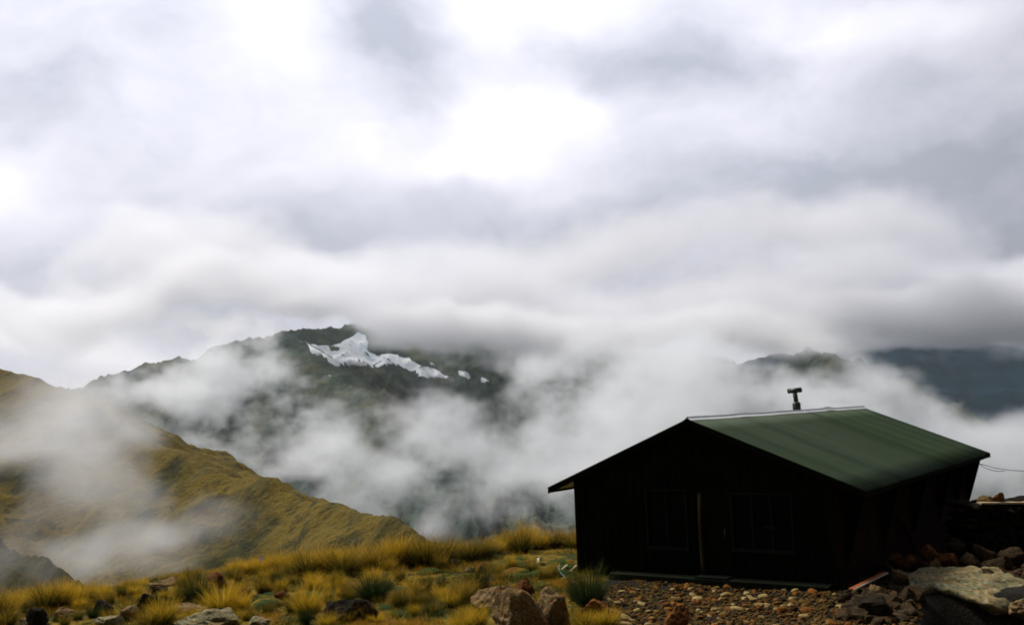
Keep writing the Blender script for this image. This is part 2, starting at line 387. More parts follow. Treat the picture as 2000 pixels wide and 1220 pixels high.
mt_c = [P(*q) for q in ((-1200, 560, 2700), (-600, 690, 2400), (-100, 770, 2150), (100, 748, 2050), (160, 742, 2050), (200, 733, 2060), (230, 722, 2080), (262, 712, 2100), (300, 706, 2120), (330, 699, 2150), (360, 692, 2180), (400, 684, 2220), (440, 674, 2270), (480, 664, 2330), (530, 652, 2420), (575, 634, 2560), (640, 636, 2640), (720, 628, 2750), (850, 630, 2850), (1000, 640, 2850), (1200, 655, 2750), (1400, 670, 2550), (1500, 685, 2400), (1590, 690, 2300), (1640, 700, 2200), (1700, 752, 2080), (1760, 803, 1980), (1850, 900, 1850), (1950, 1010, 1750), (2100, 1200, 1650))]
knob_c = [P(*q) for q in ((520, 668, 2330), (570, 660, 2290), (592, 662, 2270), (604, 678, 2240), (615, 700, 2210), (628, 722, 2170), (650, 738, 2130), (720, 760, 2060))]
def mount_h(X, Y):
    z = seg_ridge(X, Y, mt_c, .46, .8)
    kn = seg_ridge(X, Y, knob_c, .75, 1.4)
    e = np.clip((seg_ridge(X, Y, mt_c, 0, 0)-z)/160, 0, 1)
    z = z + (fbm(X*.0022, Y*.0022, oct=7, seed=41)-.3)*80*e + (fbm(X*.006, Y*.003, oct=6, seed=42, ridged=True)-.35)*46*e + (fbm(X*.02, Y*.02, oct=5, seed=43, ridged=True)-.2)*(9+14*e)
    return np.maximum(z, kn+fbm(X*.02, Y*.02, oct=4, seed=44, ridged=True)*7)
mount = polar('mountain', -50, 32, 900, 900, 4200, 430, mount_h, M_MOUNT)
far_c = [P(x, y, d*.72) for x, y, d in ((900, 720, 6200), (1300, 700, 6400), (1600, 668, 6500), (1800, 662, 6600), (2100, 640, 6400), (2600, 620, 6000), (3200, 660, 5600))]
def far_h(X, Y):
    z = seg_ridge(X, Y, far_c, .55, .6)
    return z + fbm(X*.0009, Y*.0009, oct=7, seed=51, ridged=True)*90-40 + fbm(X*.006, Y*.006, oct=4, seed=52)*20
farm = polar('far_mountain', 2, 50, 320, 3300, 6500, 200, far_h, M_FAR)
def valley_h(X, Y):
    r = np.hypot(X, Y); return -620+fbm(X*.0015, Y*.0015, oct=5, seed=61)*60*sstep(300, 2000, r)+sstep(5000, 12000, r)*200
vf = polar('valley_floor', -180, 180, 220, 60, 12000, 70, valley_h, M_VALLEY)

# glacier: sheets of snow and ice lying on the mountain
bvh = BVHTree.FromObject(mount, bpy.context.evaluated_depsgraph_get())
def snow(name, outline, label, steps=1.3, hole=None):
    c = [(450+x/3.3333, 560+y/3.3333) for x, y in outline]
    x0, x1 = min(p[0] for p in c)-2, max(p[0] for p in c)+2; y0, y1 = min(p[1] for p in c)-2, max(p[1] for p in c)+2
    gx = np.arange(x0, x1, steps); gy = np.arange(y0, y1, steps*.8)
    A, B = np.meshgrid(gx, gy)
    wx = A+fbm(A*.13, B*.13, oct=5, seed=71)*5; wy = B+fbm(A*.13, B*.13, oct=5, seed=72)*3.5
    ins = inpoly(wx, wy, c)
    if hole: ins &= ~inpoly(wx, wy, [(450+x/3.3333, 560+y/3.3333) for x, y in hole])
    idx = {}; V = []; F = []
    for j in range(A.shape[0]):
        for i in range(A.shape[1]):
            if not ins[max(j-1, 0):j+2, max(i-1, 0):i+2].any(): continue
            d = ray(A[j, i], B[j, i]).normalized(); h = bvh.ray_cast(CP, d, 9000)
            if h[0] is None: continue
            edge = ins[max(j-1, 0):j+2, max(i-1, 0):i+2].all()
            idx[(j, i)] = len(V); V.append(tuple(h[0]+Vector((0, 0, 1))*(3.5 if edge else -4.0)+h[1]*1.0))
    for _ in range(9):
        W = [Vector(v) for v in V]
        for (j, i), k in idx.items():
            nb = [W[idx[n_]] for n_ in ((j-1, i), (j+1, i), (j, i-1), (j, i+1)) if n_ in idx]
            if len(nb) == 4 and max((q_-W[k]).length for q_ in nb) < 90: V[k] = tuple(W[k]*.4+(nb[0]+nb[1]+nb[2]+nb[3])*.15)
    for (j, i) in idx:
        q = [(j, i), (j, i+1), (j+1, i+1), (j+1, i)]
        if all(k in idx for k in q):
            pts = [Vector(V[idx[k]]) for k in q]
            if max((pts[a]-pts[(a+1) % 4]).length for a in range(4)) < 160: F.append([idx[k] for k in q][::-1])
    if F:
        o = mesh_from(name, V, F, M_SNOW); tag(o, kind='structure'); return o
snow('glacier', [(470, 345), (560, 372), (640, 378), (720, 352), (770, 330), (830, 285), (900, 330), (905, 405), (960, 440), (1020, 430), (1060, 425), (1110, 455), (1170, 455), (1210, 490), (1270, 515), (1330, 520), (1370, 550), (1420, 575), (1465, 603), (1340, 600), (1230, 590), (1180, 550), (1080, 520), (1020, 505), (1010, 537), (960, 525), (900, 522), (820, 522), (750, 505), (690, 522), (625, 495), (620, 465), (590, 450), (560, 455), (590, 480), (610, 510), (585, 515), (560, 470), (530, 440), (500, 390)], '', hole=[(650, 398), (700, 402), (700, 412), (655, 412)])
snow('snowfield', [(590, 535), (640, 550), (685, 582), (640, 575), (600, 550)], '')
snow('snowfield', [(1470, 535), (1500, 545), (1545, 542), (1570, 575), (1610, 605), (1560, 600), (1500, 603), (1485, 575)], '')
snow('snowfield', [(1620, 565), (1660, 590), (1735, 630), (1680, 630), (1630, 636), (1605, 610)], '')
snow('snowfield', [(1250, 478), (1335, 492), (1345, 520), (1290, 515)], '')
snow('snowfield', [(430, 232), (500, 262), (545, 272), (530, 285), (460, 262)], '')

# ------------------------------------------------------------ the hut
YAW = R(34.416); HO = Vector((1.507, 28.114, 0)); WID, LEN, RH, EH, OV = 7.0, 16.1, 4.095, 2.305, .863
hut = empty('mountain_hut', HO, -YAW)
tag(hut, 'long dark timber mountain hut with a green corrugated iron roof and triangular side braces', 'hut')
HM = Matrix.Translation(HO) @ Matrix.Rotation(-YAW, 4, 'Z'); HI = HM.inverted()
def hp(px, py, axis, val):                                        # surveyed point on a hut plane, in hut coordinates
    o = HI @ CP; d = HI.to_3x3() @ ray(px, py); return o + d*((val-o[axis])/d[axis])
SL = (RH-EH)/(WID/2+OV)
def roofz(x): return RH-abs(x-WID/2)*SL
WY = .12                                                          # plane of the gable wall
# gable wall of vertical boards and battens with real openings
def rect_of(x0, x1, y0, y1):
    a = hp(x0, (y0+y1)/2, 1, WY); b_ = hp(x1, (y0+y1)/2, 1, WY); c = hp((x0+x1)/2, y0, 1, WY); d = hp((x0+x1)/2, y1, 1, WY)
    return a.x, b_.x, d.z, c.z
W1 = rect_of(1266, 1340, 958, 1066); DR = rect_of(1371, 1426, 962, 1122); W2 = rect_of(1432, 1546, 966, 1072)
OPEN = [W1, DR, W2]
bm = bmesh.new()
def column(x0, x1, ya, yb, ztop=lambda x: roofz(x)-.10, z0=-.25):
    cuts = [(o[2], o[3]) for o in OPEN if (x0+x1)/2 > o[0] and (x0+x1)/2 < o[1]]
    z = z0; segs = []
    for c in sorted(cuts): segs.append((z, c[0])); z = c[1]
    segs.append((z, None))
    for s0, s1 in segs:
        ta, tb = (ztop(x0), ztop(x1)) if s1 is None else (s1, s1)
        if min(ta, tb)-s0 > .01: prism(bm, [(x0, ya, s0), (x1, ya, s0), (x1, ya, tb), (x0, ya, ta)], (0, yb-ya, 0))
edges = sorted(set([0.0, WID, WID/2]+[round(i*.25, 3) for i in range(29)]+[v for o in OPEN for v in o[:2]]))
for a, b_ in zip(edges[:-1], edges[1:]):
    if b_-a > .005: column(a, b_, WY, WY+.04)
for i in range(29):
    x = i*.25
    if 0 <= x <= WID: column(max(0, x-.022), min(WID, x+.022), WY-.022, WY)
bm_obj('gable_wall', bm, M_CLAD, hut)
def window(name, o, nm, parent, bars=True):
    x0, x1, z0, z1 = o; bm = bmesh.new(); f = .045; y0, y1 = WY-.035, WY+.05
    box(bm, (x0-f, y0, z0-f), (x1+f, y1, z0)); box(bm, (x0-f, y0, z1), (x1+f, y1, z1+f))
    box(bm, (x0-f, y0, z0), (x0, y1, z1)); box(bm, (x1, y0, z0), (x1+f, y1, z1))
    fr = bm_obj(name, bm, M_FRAME, parent)
    bm = bmesh.new()
    for k in range(1, nm): 
        x = x0+(x1-x0)*k/nm; box(bm, (x-.018, WY-.01, z0), (x+.018, WY+.03, z1))
    bm_obj('mullion', bm, M_FRAME, fr)
    bm = bmesh.new(); box(bm, (x0, WY+.031, z0), (x1, WY+.038, z1)); bm_obj('pane', bm, M_GLASS, fr)
    bm = bmesh.new(); box(bm, (x0-.07, WY-.075, z0-f-.035), (x1+.07, WY-.001, z0-f-.002)); bm_obj('sill', bm, M_FRAME, fr)
    return fr
window('window', W1, 2, hut); window('window', W2, 3, hut)
pl = hp(1508, 1029, 1, WY); bm = bmesh.new(); box(bm, (pl.x-.19, WY-.07, pl.z-.02), (pl.x+.19, WY-.045, pl.z+.015)); bm_obj('window_catch', bm, M_FRAME, hut)
bm = bmesh.new(); x0, x1, z0, z1 = DR
for k in range(5):
    a = x0+.02+(x1-x0-.04)*k/5; box(bm, (a+.004, WY+.012, z0+.01), (a+(x1-x0-.04)/5-.004, WY+.04, z1-.01))
dr = bm_obj('door', bm, M_TRIM, hut)
bm = bmesh.new(); tube(bm, [(x1-.12, WY-.03, z0+.95), (x1-.12, WY-.05, z0+.99), (x1-.12, WY-.05, z0+1.11), (x1-.12, WY-.03, z0+1.15)], .012); bm_obj('handle', bm, M_STEEL, dr)
bm = bmesh.new(); box(bm, (x1, WY-.03, z0), (x1+.06, WY+.04, z1)); box(bm, (x0-.06, WY-.03, z1), (x1+.06, WY+.04, z1+.07)); bm_obj('door_frame', bm, M_TRIM, hut)
# crooked pale post standing at the door
pts = [hp(x, y, 1, WY-.09) for x, y in ((1375, 1122), (1372, 1095), (1370, 1065), (1368, 1035), (1367, 1005), (1366, 963))]
bm = bmesh.new(); tube(bm, pts, [.055, .05, .05, .046, .05, .045], 10); bm_obj('door_post', bm, M_PALE, hut, True)
a = hp(1195, 1130, 1, -.25); b_ = hp(1622, 1150, 1, -.25)
bm = bmesh.new()
for k in range(3): box(bm, (a.x, -.38+k*.165, .10), (WID-.04, -.38+k*.165+.155, .15))
box(bm, (a.x, -.40, -.15), (WID-.04, -.385, .145)); bm_obj('front_step', bm, M_BEAM, hut)
bm = bmesh.new(); box(bm, (DR[0]-.05, -.36, .152), (DR[1]+.05, WY-.03, .20)); bm_obj('doorstep', bm, M_FRAME, hut)
# side, back and left walls in lapped weatherboards
def lap(bm, p0, p1, nrm, z0, z1f, h=.155, proud=.028):
    n = int((z1f-z0)/h)
    for k in range(n+1):
        a = z0+k*h; t = min(a+h, z1f)
        q = [Vector(p0)+Vector(nrm)*proud, Vector(p1)+Vector(nrm)*proud, Vector(p1)+Vector(nrm)*.004, Vector(p0)+Vector(nrm)*.004]
        v = [bm.verts.new((q[0].x, q[0].y, a)), bm.verts.new((q[1].x, q[1].y, a)), bm.verts.new((q[2].x, q[2].y, t)), bm.verts.new((q[3].x, q[3].y, t))]
        u = [bm.verts.new((q[3].x, q[3].y, a)), bm.verts.new((q[2].x, q[2].y, a))]
        bm.faces.new(v); bm.faces.new((u[0], u[1], v[1], v[0]))
WT = roofz(WID)-.09
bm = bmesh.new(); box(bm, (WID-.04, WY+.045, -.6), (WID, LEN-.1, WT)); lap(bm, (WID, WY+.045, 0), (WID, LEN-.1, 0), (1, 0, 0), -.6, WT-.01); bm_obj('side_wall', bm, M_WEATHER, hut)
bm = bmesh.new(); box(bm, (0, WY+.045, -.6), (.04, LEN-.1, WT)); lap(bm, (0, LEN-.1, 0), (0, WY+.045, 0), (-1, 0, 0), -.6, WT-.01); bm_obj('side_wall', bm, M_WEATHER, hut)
bm = bmesh.new(); prism(bm, [(.045, LEN-.16, -.6), (WID-.045, LEN-.16, -.6), (WID-.045, LEN-.16, WT), (WID/2, LEN-.16, RH-.12), (.045, LEN-.16, WT)], (0, .05, 0)); bm_obj('back_wall', bm, M_WEATHER, hut)
bm = bmesh.new(); box(bm, (.045, WY+.06, -.05), (WID-.045, LEN-.17, 0.0)); bm_obj('floor', bm, M_TRIM, hut)
for x in (.0, WID): 
    bm = bmesh.new(); box(bm, (x-.055, WY-.03, -.25), (x+.055, WY-.001 if x == 0 else WY+.044, roofz(x)-.12)); bm_obj('corner_board', bm, M_TRIM, hut)
# corrugated roof, both slopes
def corr(name, side):
    n = int(LEN/.076*6); y = np.linspace(-.0, LEN, n); z = .019*np.cos(y/.076*2*math.pi)
    xr, xe = WID/2+side*.02, WID/2+side*(WID/2+OV)
    V = []; tt = np.linspace(0, 1, 7)
    sag = fbm(y*.4, y*0+side, oct=3, seed=81)*.018
    for t_ in tt:
        x = xr+(xe-xr)*t_; V.append(np.stack([np.full(n, x), y, roofz(x)+z+sag*t_+.004*np.sin(t_*40)], 1))
    V = np.concatenate(V); F = gridfaces(7, n)
    if side > 0: F = F[:, ::-1].copy()
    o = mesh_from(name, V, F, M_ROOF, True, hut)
    md = o.modifiers.new('thickness', 'SOLIDIFY'); md.thickness = .006; md.offset = -1
    return o
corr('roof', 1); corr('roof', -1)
# ridge flashing, slightly kinked where two lengths overlap
n = 60; yy = np.linspace(-.03, LEN+.02, n)
kink = .05*np.exp(-((yy-11.6)/.5)**2)+.02*fbm(yy*.5, yy*0, oct=3, seed=83)
V = []
for off, dz in ((-.12, .022), (-.03, .035), (0, .07), (.03, .035), (.12, .022)):
    V.append(np.stack([np.full(n, WID/2+off), yy, roofz(WID/2+off)+dz+kink*(1 if abs(off) < .1 else .3)], 1))
o = mesh_from('ridge_cap', np.concatenate(V), gridfaces(5, n)[:, ::-1].copy(), M_GALV, False, hut); o.modifiers.new('thickness', 'SOLIDIFY').thickness = .004
# barge boards, fascias, rafters' soffit
for yb in (.012, LEN-.05):
    for s in (-1, 1):
        bm = bmesh.new(); xe = WID/2+s*(WID/2+OV)
        prism(bm, [(WID/2, yb, RH-.02), (xe, yb, EH-.02), (xe, yb, EH-.15), (WID/2, yb, RH-.15)], (0, .035, 0)); bm_obj('barge_board', bm, M_TRIM, hut)
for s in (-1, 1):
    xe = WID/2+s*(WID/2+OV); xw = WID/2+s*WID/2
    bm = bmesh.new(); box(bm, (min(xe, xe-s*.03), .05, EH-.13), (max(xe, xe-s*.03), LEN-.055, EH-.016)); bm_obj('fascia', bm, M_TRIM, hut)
    bm = bmesh.new(); prism(bm, [(xe-s*.035, .05, roofz(xe)-.05), (xw+s*.03, .05, roofz(xw)-.05), (xw+s*.03, .05, roofz(xw)-.062), (xe-s*.035, .05, roofz(xe)-.062)], (0, LEN-.11, 0)); bm_obj('soffit', bm, M_SOFFIT if s < 0 else M_TRIM, hut)  # left soffit coloured pale for light caught under that eave, right kept dark
# triangular buttress braces under the right eave
ys = [hp(px, py, 0, WID).y for px, py in ((1653, 1092), (1724, 1060), (1783, 1035), (1834, 1012))]
fy = [ys[0], ys[1], ys[2], ys[3], 13.6, LEN-.32]
for y in fy:
    bm = bmesh.new(); xo = WID+OV-.20
    prism(bm, [(WID+.03, y-.07, roofz(WID)-.10), (xo, y-.07, roofz(xo)-.10), (xo-.02, y-.07, roofz(xo)-.30), (xo-.10, y-.07, roofz(xo)-.31), (WID+.03, y-.07, .45)], (0, .14, 0))
    bm_obj('brace', bm, M_TRIM, hut)
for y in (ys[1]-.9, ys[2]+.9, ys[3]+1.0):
    bm = bmesh.new(); box(bm, (WID+.045, y-.05, WT-.45), (WID+.06, y+.03, WT-.1)); bm_obj('eave_glint', bm, plain('glint', (.16, .20, .22)), hut)  # added pale strips stand for glints of light along the side wall
a = hp(1752, 1008, 0, WID+.09); b_ = hp(1790, 1085, 0, WID+.09); mid = hp(1776, 1046, 0, WID+.09)
bm = bmesh.new(); tube(bm, [a, mid, b_], .04, 8); bm_obj('drain_pipe', bm, M_TRIM, hut, True)
# flue with a T cowl
o0 = min(np.arange(2, 16, .05), key=lambda q: abs((lambda c: 1000+FPX*(c.dot(RT))/(c.dot(FW)))((HM @ Vector((WID/2-.35, q, RH)))-CP)-1557))
cx = WID/2-.35; cy0 = float(o0); zb = roofz(cx)-.05
bm = bmesh.new(); tube(bm, [(cx, cy0, zb), (cx, cy0, zb+.47), (cx, cy0, zb+.53)], [.135, .135, .09], 16); flue = bm_obj('flue', bm, M_STEEL, hut, True)
bm = bmesh.new(); tube(bm, [(cx, cy0, zb+.531), (cx-.03, cy0, zb+.85)], .075, 14); bm_obj('pipe', bm, M_STEEL, flue, True)
bm = bmesh.new(); tube(bm, [(cx-.26, cy0, zb+.90), (cx+.20, cy0, zb+.925)], .085, 14); bm_obj('cowl', bm, M_STEEL, flue, True)
# loose stay wires trailing from the far eave corner
def wire(px, label):
    Z0 = HM @ Vector((WID+OV-.35, LEN-.3, 1.95)); d0 = (Z0-CP).dot(FW)
    bm = bmesh.new(); pts = [Z0]+[P(x, y, d0-.4*i) for i, (x, y) in enumerate(px)]
    tube(bm, pts, .011, 5); tag(bm_obj('stay_wire', bm, M_WIRE), label, 'wire')
wire([(1922, 912), (1935, 917), (1950, 920), (1962, 919)], 'loose wire sagging from the far eave corner, the lower and shorter of two')
wire([(1925, 908), (1945, 914), (1975, 918), (2030, 921)], 'thin wire running off right from the far eave corner, the upper of two')

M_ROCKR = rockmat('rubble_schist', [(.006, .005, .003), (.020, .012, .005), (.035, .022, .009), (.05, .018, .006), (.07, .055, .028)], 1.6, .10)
# ------------------------------------------------------------ rocks
rng = np.random.default_rng(5)
def rock_mesh(name, seed, sub=4, planes=15, rough=.10, flat=.0):
    bm = bmesh.new(); bmesh.ops.create_icosphere(bm, subdivisions=sub, radius=1.0)
    V = np.array([v.co[:] for v in bm.verts]); r = np.random.default_rng(seed)
    for k in range(planes):
        n = r.normal(size=3); n /= np.linalg.norm(n); d = r.uniform(.42, .80)
        s = V@n-d; V = V - np.where(s > 0, s, 0)[:, None]*n*.99
    nn = V/np.linalg.norm(V, axis=1)[:, None]
    V = V + nn*(fbm(V[:, 0]*1.3+seed, V[:, 1]*1.3, V[:, 2]*1.3, oct=3, seed=seed)*.07)[:, None]
    V = V + nn*(fbm(V[:, 0]*3+seed, V[:, 1]*3, V[:, 2]*5, oct=4, seed=seed+3, ridged=True)*rough)[:, None]
    V = V/np.abs(V).max(0)
    for v, c in zip(bm.verts, V): v.co = c
    me = bpy.data.meshes.new(name); bm.to_mesh(me); bm.free(); me.polygons.foreach_set('use_smooth', [False if sub < 4 else True]*len(me.polygons))
    return me
RID = [0]
def rock(x0, x1, y0, y1, mt, label, seed=None, lift=0.0, rot=None, tilt=0, deep=1.0, depth=None, name='rock', group=None, sub=5, rough=.12, cat='rock'):
    """a rock seen between x0..x1, y0 (top)..y1 (foot) of the 2000 px frame, standing on the ground there"""
    RID[0] += 1; sd_ = seed or RID[0]*7+3
    if depth: c = P((x0+x1)/2, y1, depth); 
    else: c = on((x0+x1)/2, min(y1, 1300))
    d = (c-CP).dot(FW); wdt = (x1-x0)/FPX*d/2; hgt = (y1-y0)/FPX*d
    me = rock_mesh(name, sd_, sub, rough=rough); me.materials.append(mt)
    o = bpy.data.objects.new(name, me); COL.objects.link(o)
    o.scale = (wdt*1.08, wdt*deep*1.0, hgt*.80); o.location = c + Vector((0, wdt*deep*.6, hgt*.22+lift))
    o.rotation_euler = (0, R(tilt), R(rot if rot is not None else 0))
    return tag(o, label, cat, group)
B, Gy, D, O_ = M_ROCK, M_ROCKG, M_ROCKD, M_ROCKO
rock(30, 72, 1206, 1222, Gy, 'pale flat rock at the very bottom left corner of the ground')
rock(42, 88, 1190, 1224, D, 'dark pointed slab leaning right near the bottom left corner', tilt=22)
rock(95, 137, 1180, 1211, B, 'grey brown boulder under the tussocks right of the dark pointed slab')
rock(170, 220, 1171, 1200, D, 'dark brown boulder right of the big left tussock clumps')
rock(171, 242, 1199, 1224, Gy, 'broad pale grey rock below the dark brown boulder at lower left')
rock(226, 268, 1186, 1212, B, 'wedge shaped brown rock right of the broad pale grey rock', tilt=-14)
rock(258, 298, 1160, 1197, D, 'dark wedge of rock leaning beside golden grass at left', tilt=18)
rock(286, 356, 1129, 1152, B, 'long low brown outcrop on the left skyline of the ridge', deep=.7)
rock(292, 332, 1149, 1165, D, 'small dark rock just under the skyline outcrop')
rock(388, 446, 1117, 1148, O_, 'rounded reddish brown boulder on the skyline beside green tussock')
rock(302, 402, 1180, 1198, B, 'long flat ochre rock half buried in golden grass', deep=.6)
rock(334, 472, 1196, 1228, Gy, 'big pale ridged slab rock at the bottom edge, left of centre', deep=.8, tilt=4)
rock(478, 524, 1206, 1226, Gy, 'small pale rock right of the big pale ridged slab')
rock(455, 488, 1146, 1168, O_, 'tan pointed rock between tussocks below the skyline')
rock(536, 568, 1154, 1170, O_, 'round rust red stone in the yellow grass')
rock(632, 740, 1167, 1214, D, 'large black boulder with a pale lens of stone at its foot', deep=.8, seed=91)
rock(636, 676, 1193, 1206, Gy, 'pale lens shaped stone against the foot of the large black boulder', depth=None, deep=.5)
rock(756, 782, 1156, 1168, Gy, 'small white topped stone beside the dark green tussock')
rock(820, 842, 1162, 1174, Gy, 'small blue grey stone in the yellow grass')
rock(876, 900, 1090, 1107, Gy, 'small pale pointed stone at the foot of the long dark tussock')
rock(908, 927, 1104, 1117, Gy, 'little grey stone left of the pink stone')
rock(928, 957, 1100, 1118, O_, 'smooth pinkish stone under the yellow moss')
rock(920, 1014, 1126, 1190, B, 'grey and ochre boulder, upper left of the boulder heap', deep=.8, seed=42, tilt=-12)
rock(955, 1068, 1150, 1240, B, 'big lichen streaked boulder in the middle of the boulder heap', deep=.9, seed=57)
rock(1040, 1116, 1144, 1226, B, 'lumpy brown boulder at the right end of the boulder heap', deep=.9, seed=64)
rock(1006, 1048, 1140, 1168, O_, 'orange saddle of rock bridging the boulder heap', deep=.8, lift=.1)
rock(1013, 1037, 1130, 1147, D, 'small dark red stone behind the boulder heap')
rock(1138, 1206, 1172, 1204, O_, 'low rusty rock at the left edge of the cobbles', deep=.7)
rock(1298, 1354, 1187, 1226, O_, 'angular brown rock sticking out of the cobbles at the bottom edge', seed=33)
rock(1732, 1782, 1094, 1116, Gy, 'rounded grey green rock at the left end of the great slab', lift=.10)
rock(1734, 1800, 1108, 1140, B, 'yellow brown rock wedged under the rounded grey green rock')
rock(1700, 1745, 1140, 1175, B, 'dim brown rock under the leaning plank')
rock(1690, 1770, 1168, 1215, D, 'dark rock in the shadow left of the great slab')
rock(1736, 1776, 1081, 1100, O_, 'small rusty stone behind the grey green rock', depth=25.5)
rock(1762, 1800, 1084, 1104, O_, 'orange red stone just left of the tall orange boulder', depth=25.2)
rock(1806, 1846, 1062, 1102, O_, 'tall orange boulder behind the great slab', depth=25.6, seed=12)
rock(1838, 1880, 1072, 1106, O_, 'rusty boulder right of the tall orange boulder', depth=25.2)
rock(1822, 1844, 1090, 1108, B, 'small yellow stone in front of the tall orange boulder', depth=24.4)

# the great slab: a tilted table of schist overhanging a dark hollow
def slab(name, outline, thick, mt, label, under=.55, seed=1):
    pts = np.array([list(P(x, y, d)) for x, y, d in outline]); c = pts.mean(0)
    ang = np.arctan2(pts[:, 1]-c[1], pts[:, 0]-c[0]); o_ = np.argsort(ang); pts = pts[o_]; ang = ang[o_]
    n = 120; A = np.linspace(-math.pi, math.pi, n, endpoint=False)
    rr = np.hypot(pts[:, 0]-c[0], pts[:, 1]-c[1])
    ea = np.concatenate([ang-2*math.pi, ang, ang+2*math.pi]); rad = np.interp(A, ea, np.tile(rr, 3)); zz = np.interp(A, ea, np.tile(pts[:, 2], 3))
    rad = rad*(1+fbm(np.cos(A)*3, np.sin(A)*3, oct=4, seed=seed)*.10)
    V = []; rings = [0.02]+list(np.linspace(.1, 1, 16))
    for f in rings:
        x = c[0]+np.cos(A)*rad*f; y = c[1]+np.sin(A)*rad*f; z = c[2]+(zz-c[2])*f**1.2
        z = z + fbm(x*1.1+y*.6, y*2.2-x*1.2, oct=5, seed=seed+1, ridged=True)*.10 + fbm(x*5, y*5, oct=3, seed=seed+4)*.03 - .08*f**6
        V.append(np.stack([x, y, z], 1))
    top = V[-1]
    for k, (dz, f) in enumerate(((.05, .985), (.10, .90), (.16, .78), (.4, .66), (1.0, .6))):
        q = top.copy(); q[:, :2] = c[:2]+(q[:, :2]-c[:2])*f; q[:, 2] -= thick*dz
        q += np.stack([fbm(q[:, 0]*2, q[:, 1]*2, q[:, 2]*2, oct=4, seed=seed+7+i)*.10 for i in range(3)], 1); V.append(q)
    V = np.concatenate(V); m_ = len(V)//n; F = []
    for j in range(m_-1):
        for i in range(n): F.append((j*n+i, j*n+(i+1) % n, (j+1)*n+(i+1) % n, (j+1)*n+i))
    F = [f[::-1] for f in F]; F.append(tuple(range(n))[::1])
    return tag(mesh_from(name, V, F, mt), label, 'rock')
slab('rock_slab', [(1782, 1108, 24.0), (1830, 1103, 24.6), (1900, 1102, 24.8), (1955, 1106, 24.6), (1985, 1125, 24.0), (2060, 1150, 23.4), (2060, 1200, 22.4), (1985, 1178, 22.3), (1935, 1180, 21.9), (1880, 1158, 22.3), (1820, 1140, 22.7), (1778, 1136, 23.1)], 1.5, M_ROCKG, 'great pale slab of rock with grey patches, its front edge overhanging a black hollow')
rock(1790, 1985, 1225, 1330, D, 'undercut boulder carrying the great pale slab, coloured black for shade', depth=22.6, deep=.6, seed=77)  # black material puts the shade below the slab into the rock colour
rock(1978, 2040, 1168, 1200, B, 'brown rock at the right edge of the frame below the slab', depth=21.6)

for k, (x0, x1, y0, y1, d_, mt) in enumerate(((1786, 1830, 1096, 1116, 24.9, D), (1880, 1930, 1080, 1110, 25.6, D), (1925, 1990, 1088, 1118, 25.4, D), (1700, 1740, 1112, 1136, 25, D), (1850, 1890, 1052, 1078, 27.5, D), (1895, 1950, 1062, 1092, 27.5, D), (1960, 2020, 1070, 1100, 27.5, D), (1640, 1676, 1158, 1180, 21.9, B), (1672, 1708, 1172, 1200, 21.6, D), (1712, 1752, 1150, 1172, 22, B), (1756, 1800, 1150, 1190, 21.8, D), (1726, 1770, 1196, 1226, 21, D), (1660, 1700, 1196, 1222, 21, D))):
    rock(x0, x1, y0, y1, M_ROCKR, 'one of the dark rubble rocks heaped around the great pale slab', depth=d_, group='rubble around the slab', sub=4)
# dry stone wall, near-black stone throughout
def stone_wall():
    bm = bmesh.new(); r = np.random.default_rng(3)
    p0 = P(1896, 1110, 29.5); p1 = P(2300, 1110, 31.5); L_ = (p1-p0).length; e = (p1-p0).normalized(); nrm = Vector((-e.y, e.x, 0)).normalized()
    zb = min(p0.z, p1.z)-.5; H = P(1960, 986, 30).z-zb
    V0 = []; F0 = []; base = rock_mesh('stone', 7, 2, 7, .05); bv = np.array([v.co[:] for v in base.vertices]); bf = [tuple(p.vertices) for p in base.polygons]
    z = 0
    while z < H-.05:
        h = r.uniform(.13, .26); x = -r.uniform(0, .2)+ (z/H)**3*.25
        while x < L_:
            w_ = r.uniform(.22, .55)
            for dy in (0, .42, .84):
                c = p0+e*(x+w_/2)+nrm*(dy+r.uniform(-.05, .05)); c.z = zb+z+h/2+r.uniform(-.07, .05)
                q = bv*np.array([w_*.56, .27, h*.6]); a = math.atan2(e.y, e.x)+r.uniform(-.15, .15)
                q = np.stack([q[:, 0]*math.cos(a)-q[:, 1]*math.sin(a), q[:, 0]*math.sin(a)+q[:, 1]*math.cos(a), q[:, 2]], 1)
                q = q+np.array(c[:]); k = len(V0)*len(bv); V0.append(q); F0 += [tuple(i+k for i in f) for f in bf]
            x += w_
        z += h
    bpy.data.meshes.remove(base)
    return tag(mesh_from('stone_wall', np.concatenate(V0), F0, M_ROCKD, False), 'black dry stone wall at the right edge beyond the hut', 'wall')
stone_wall()
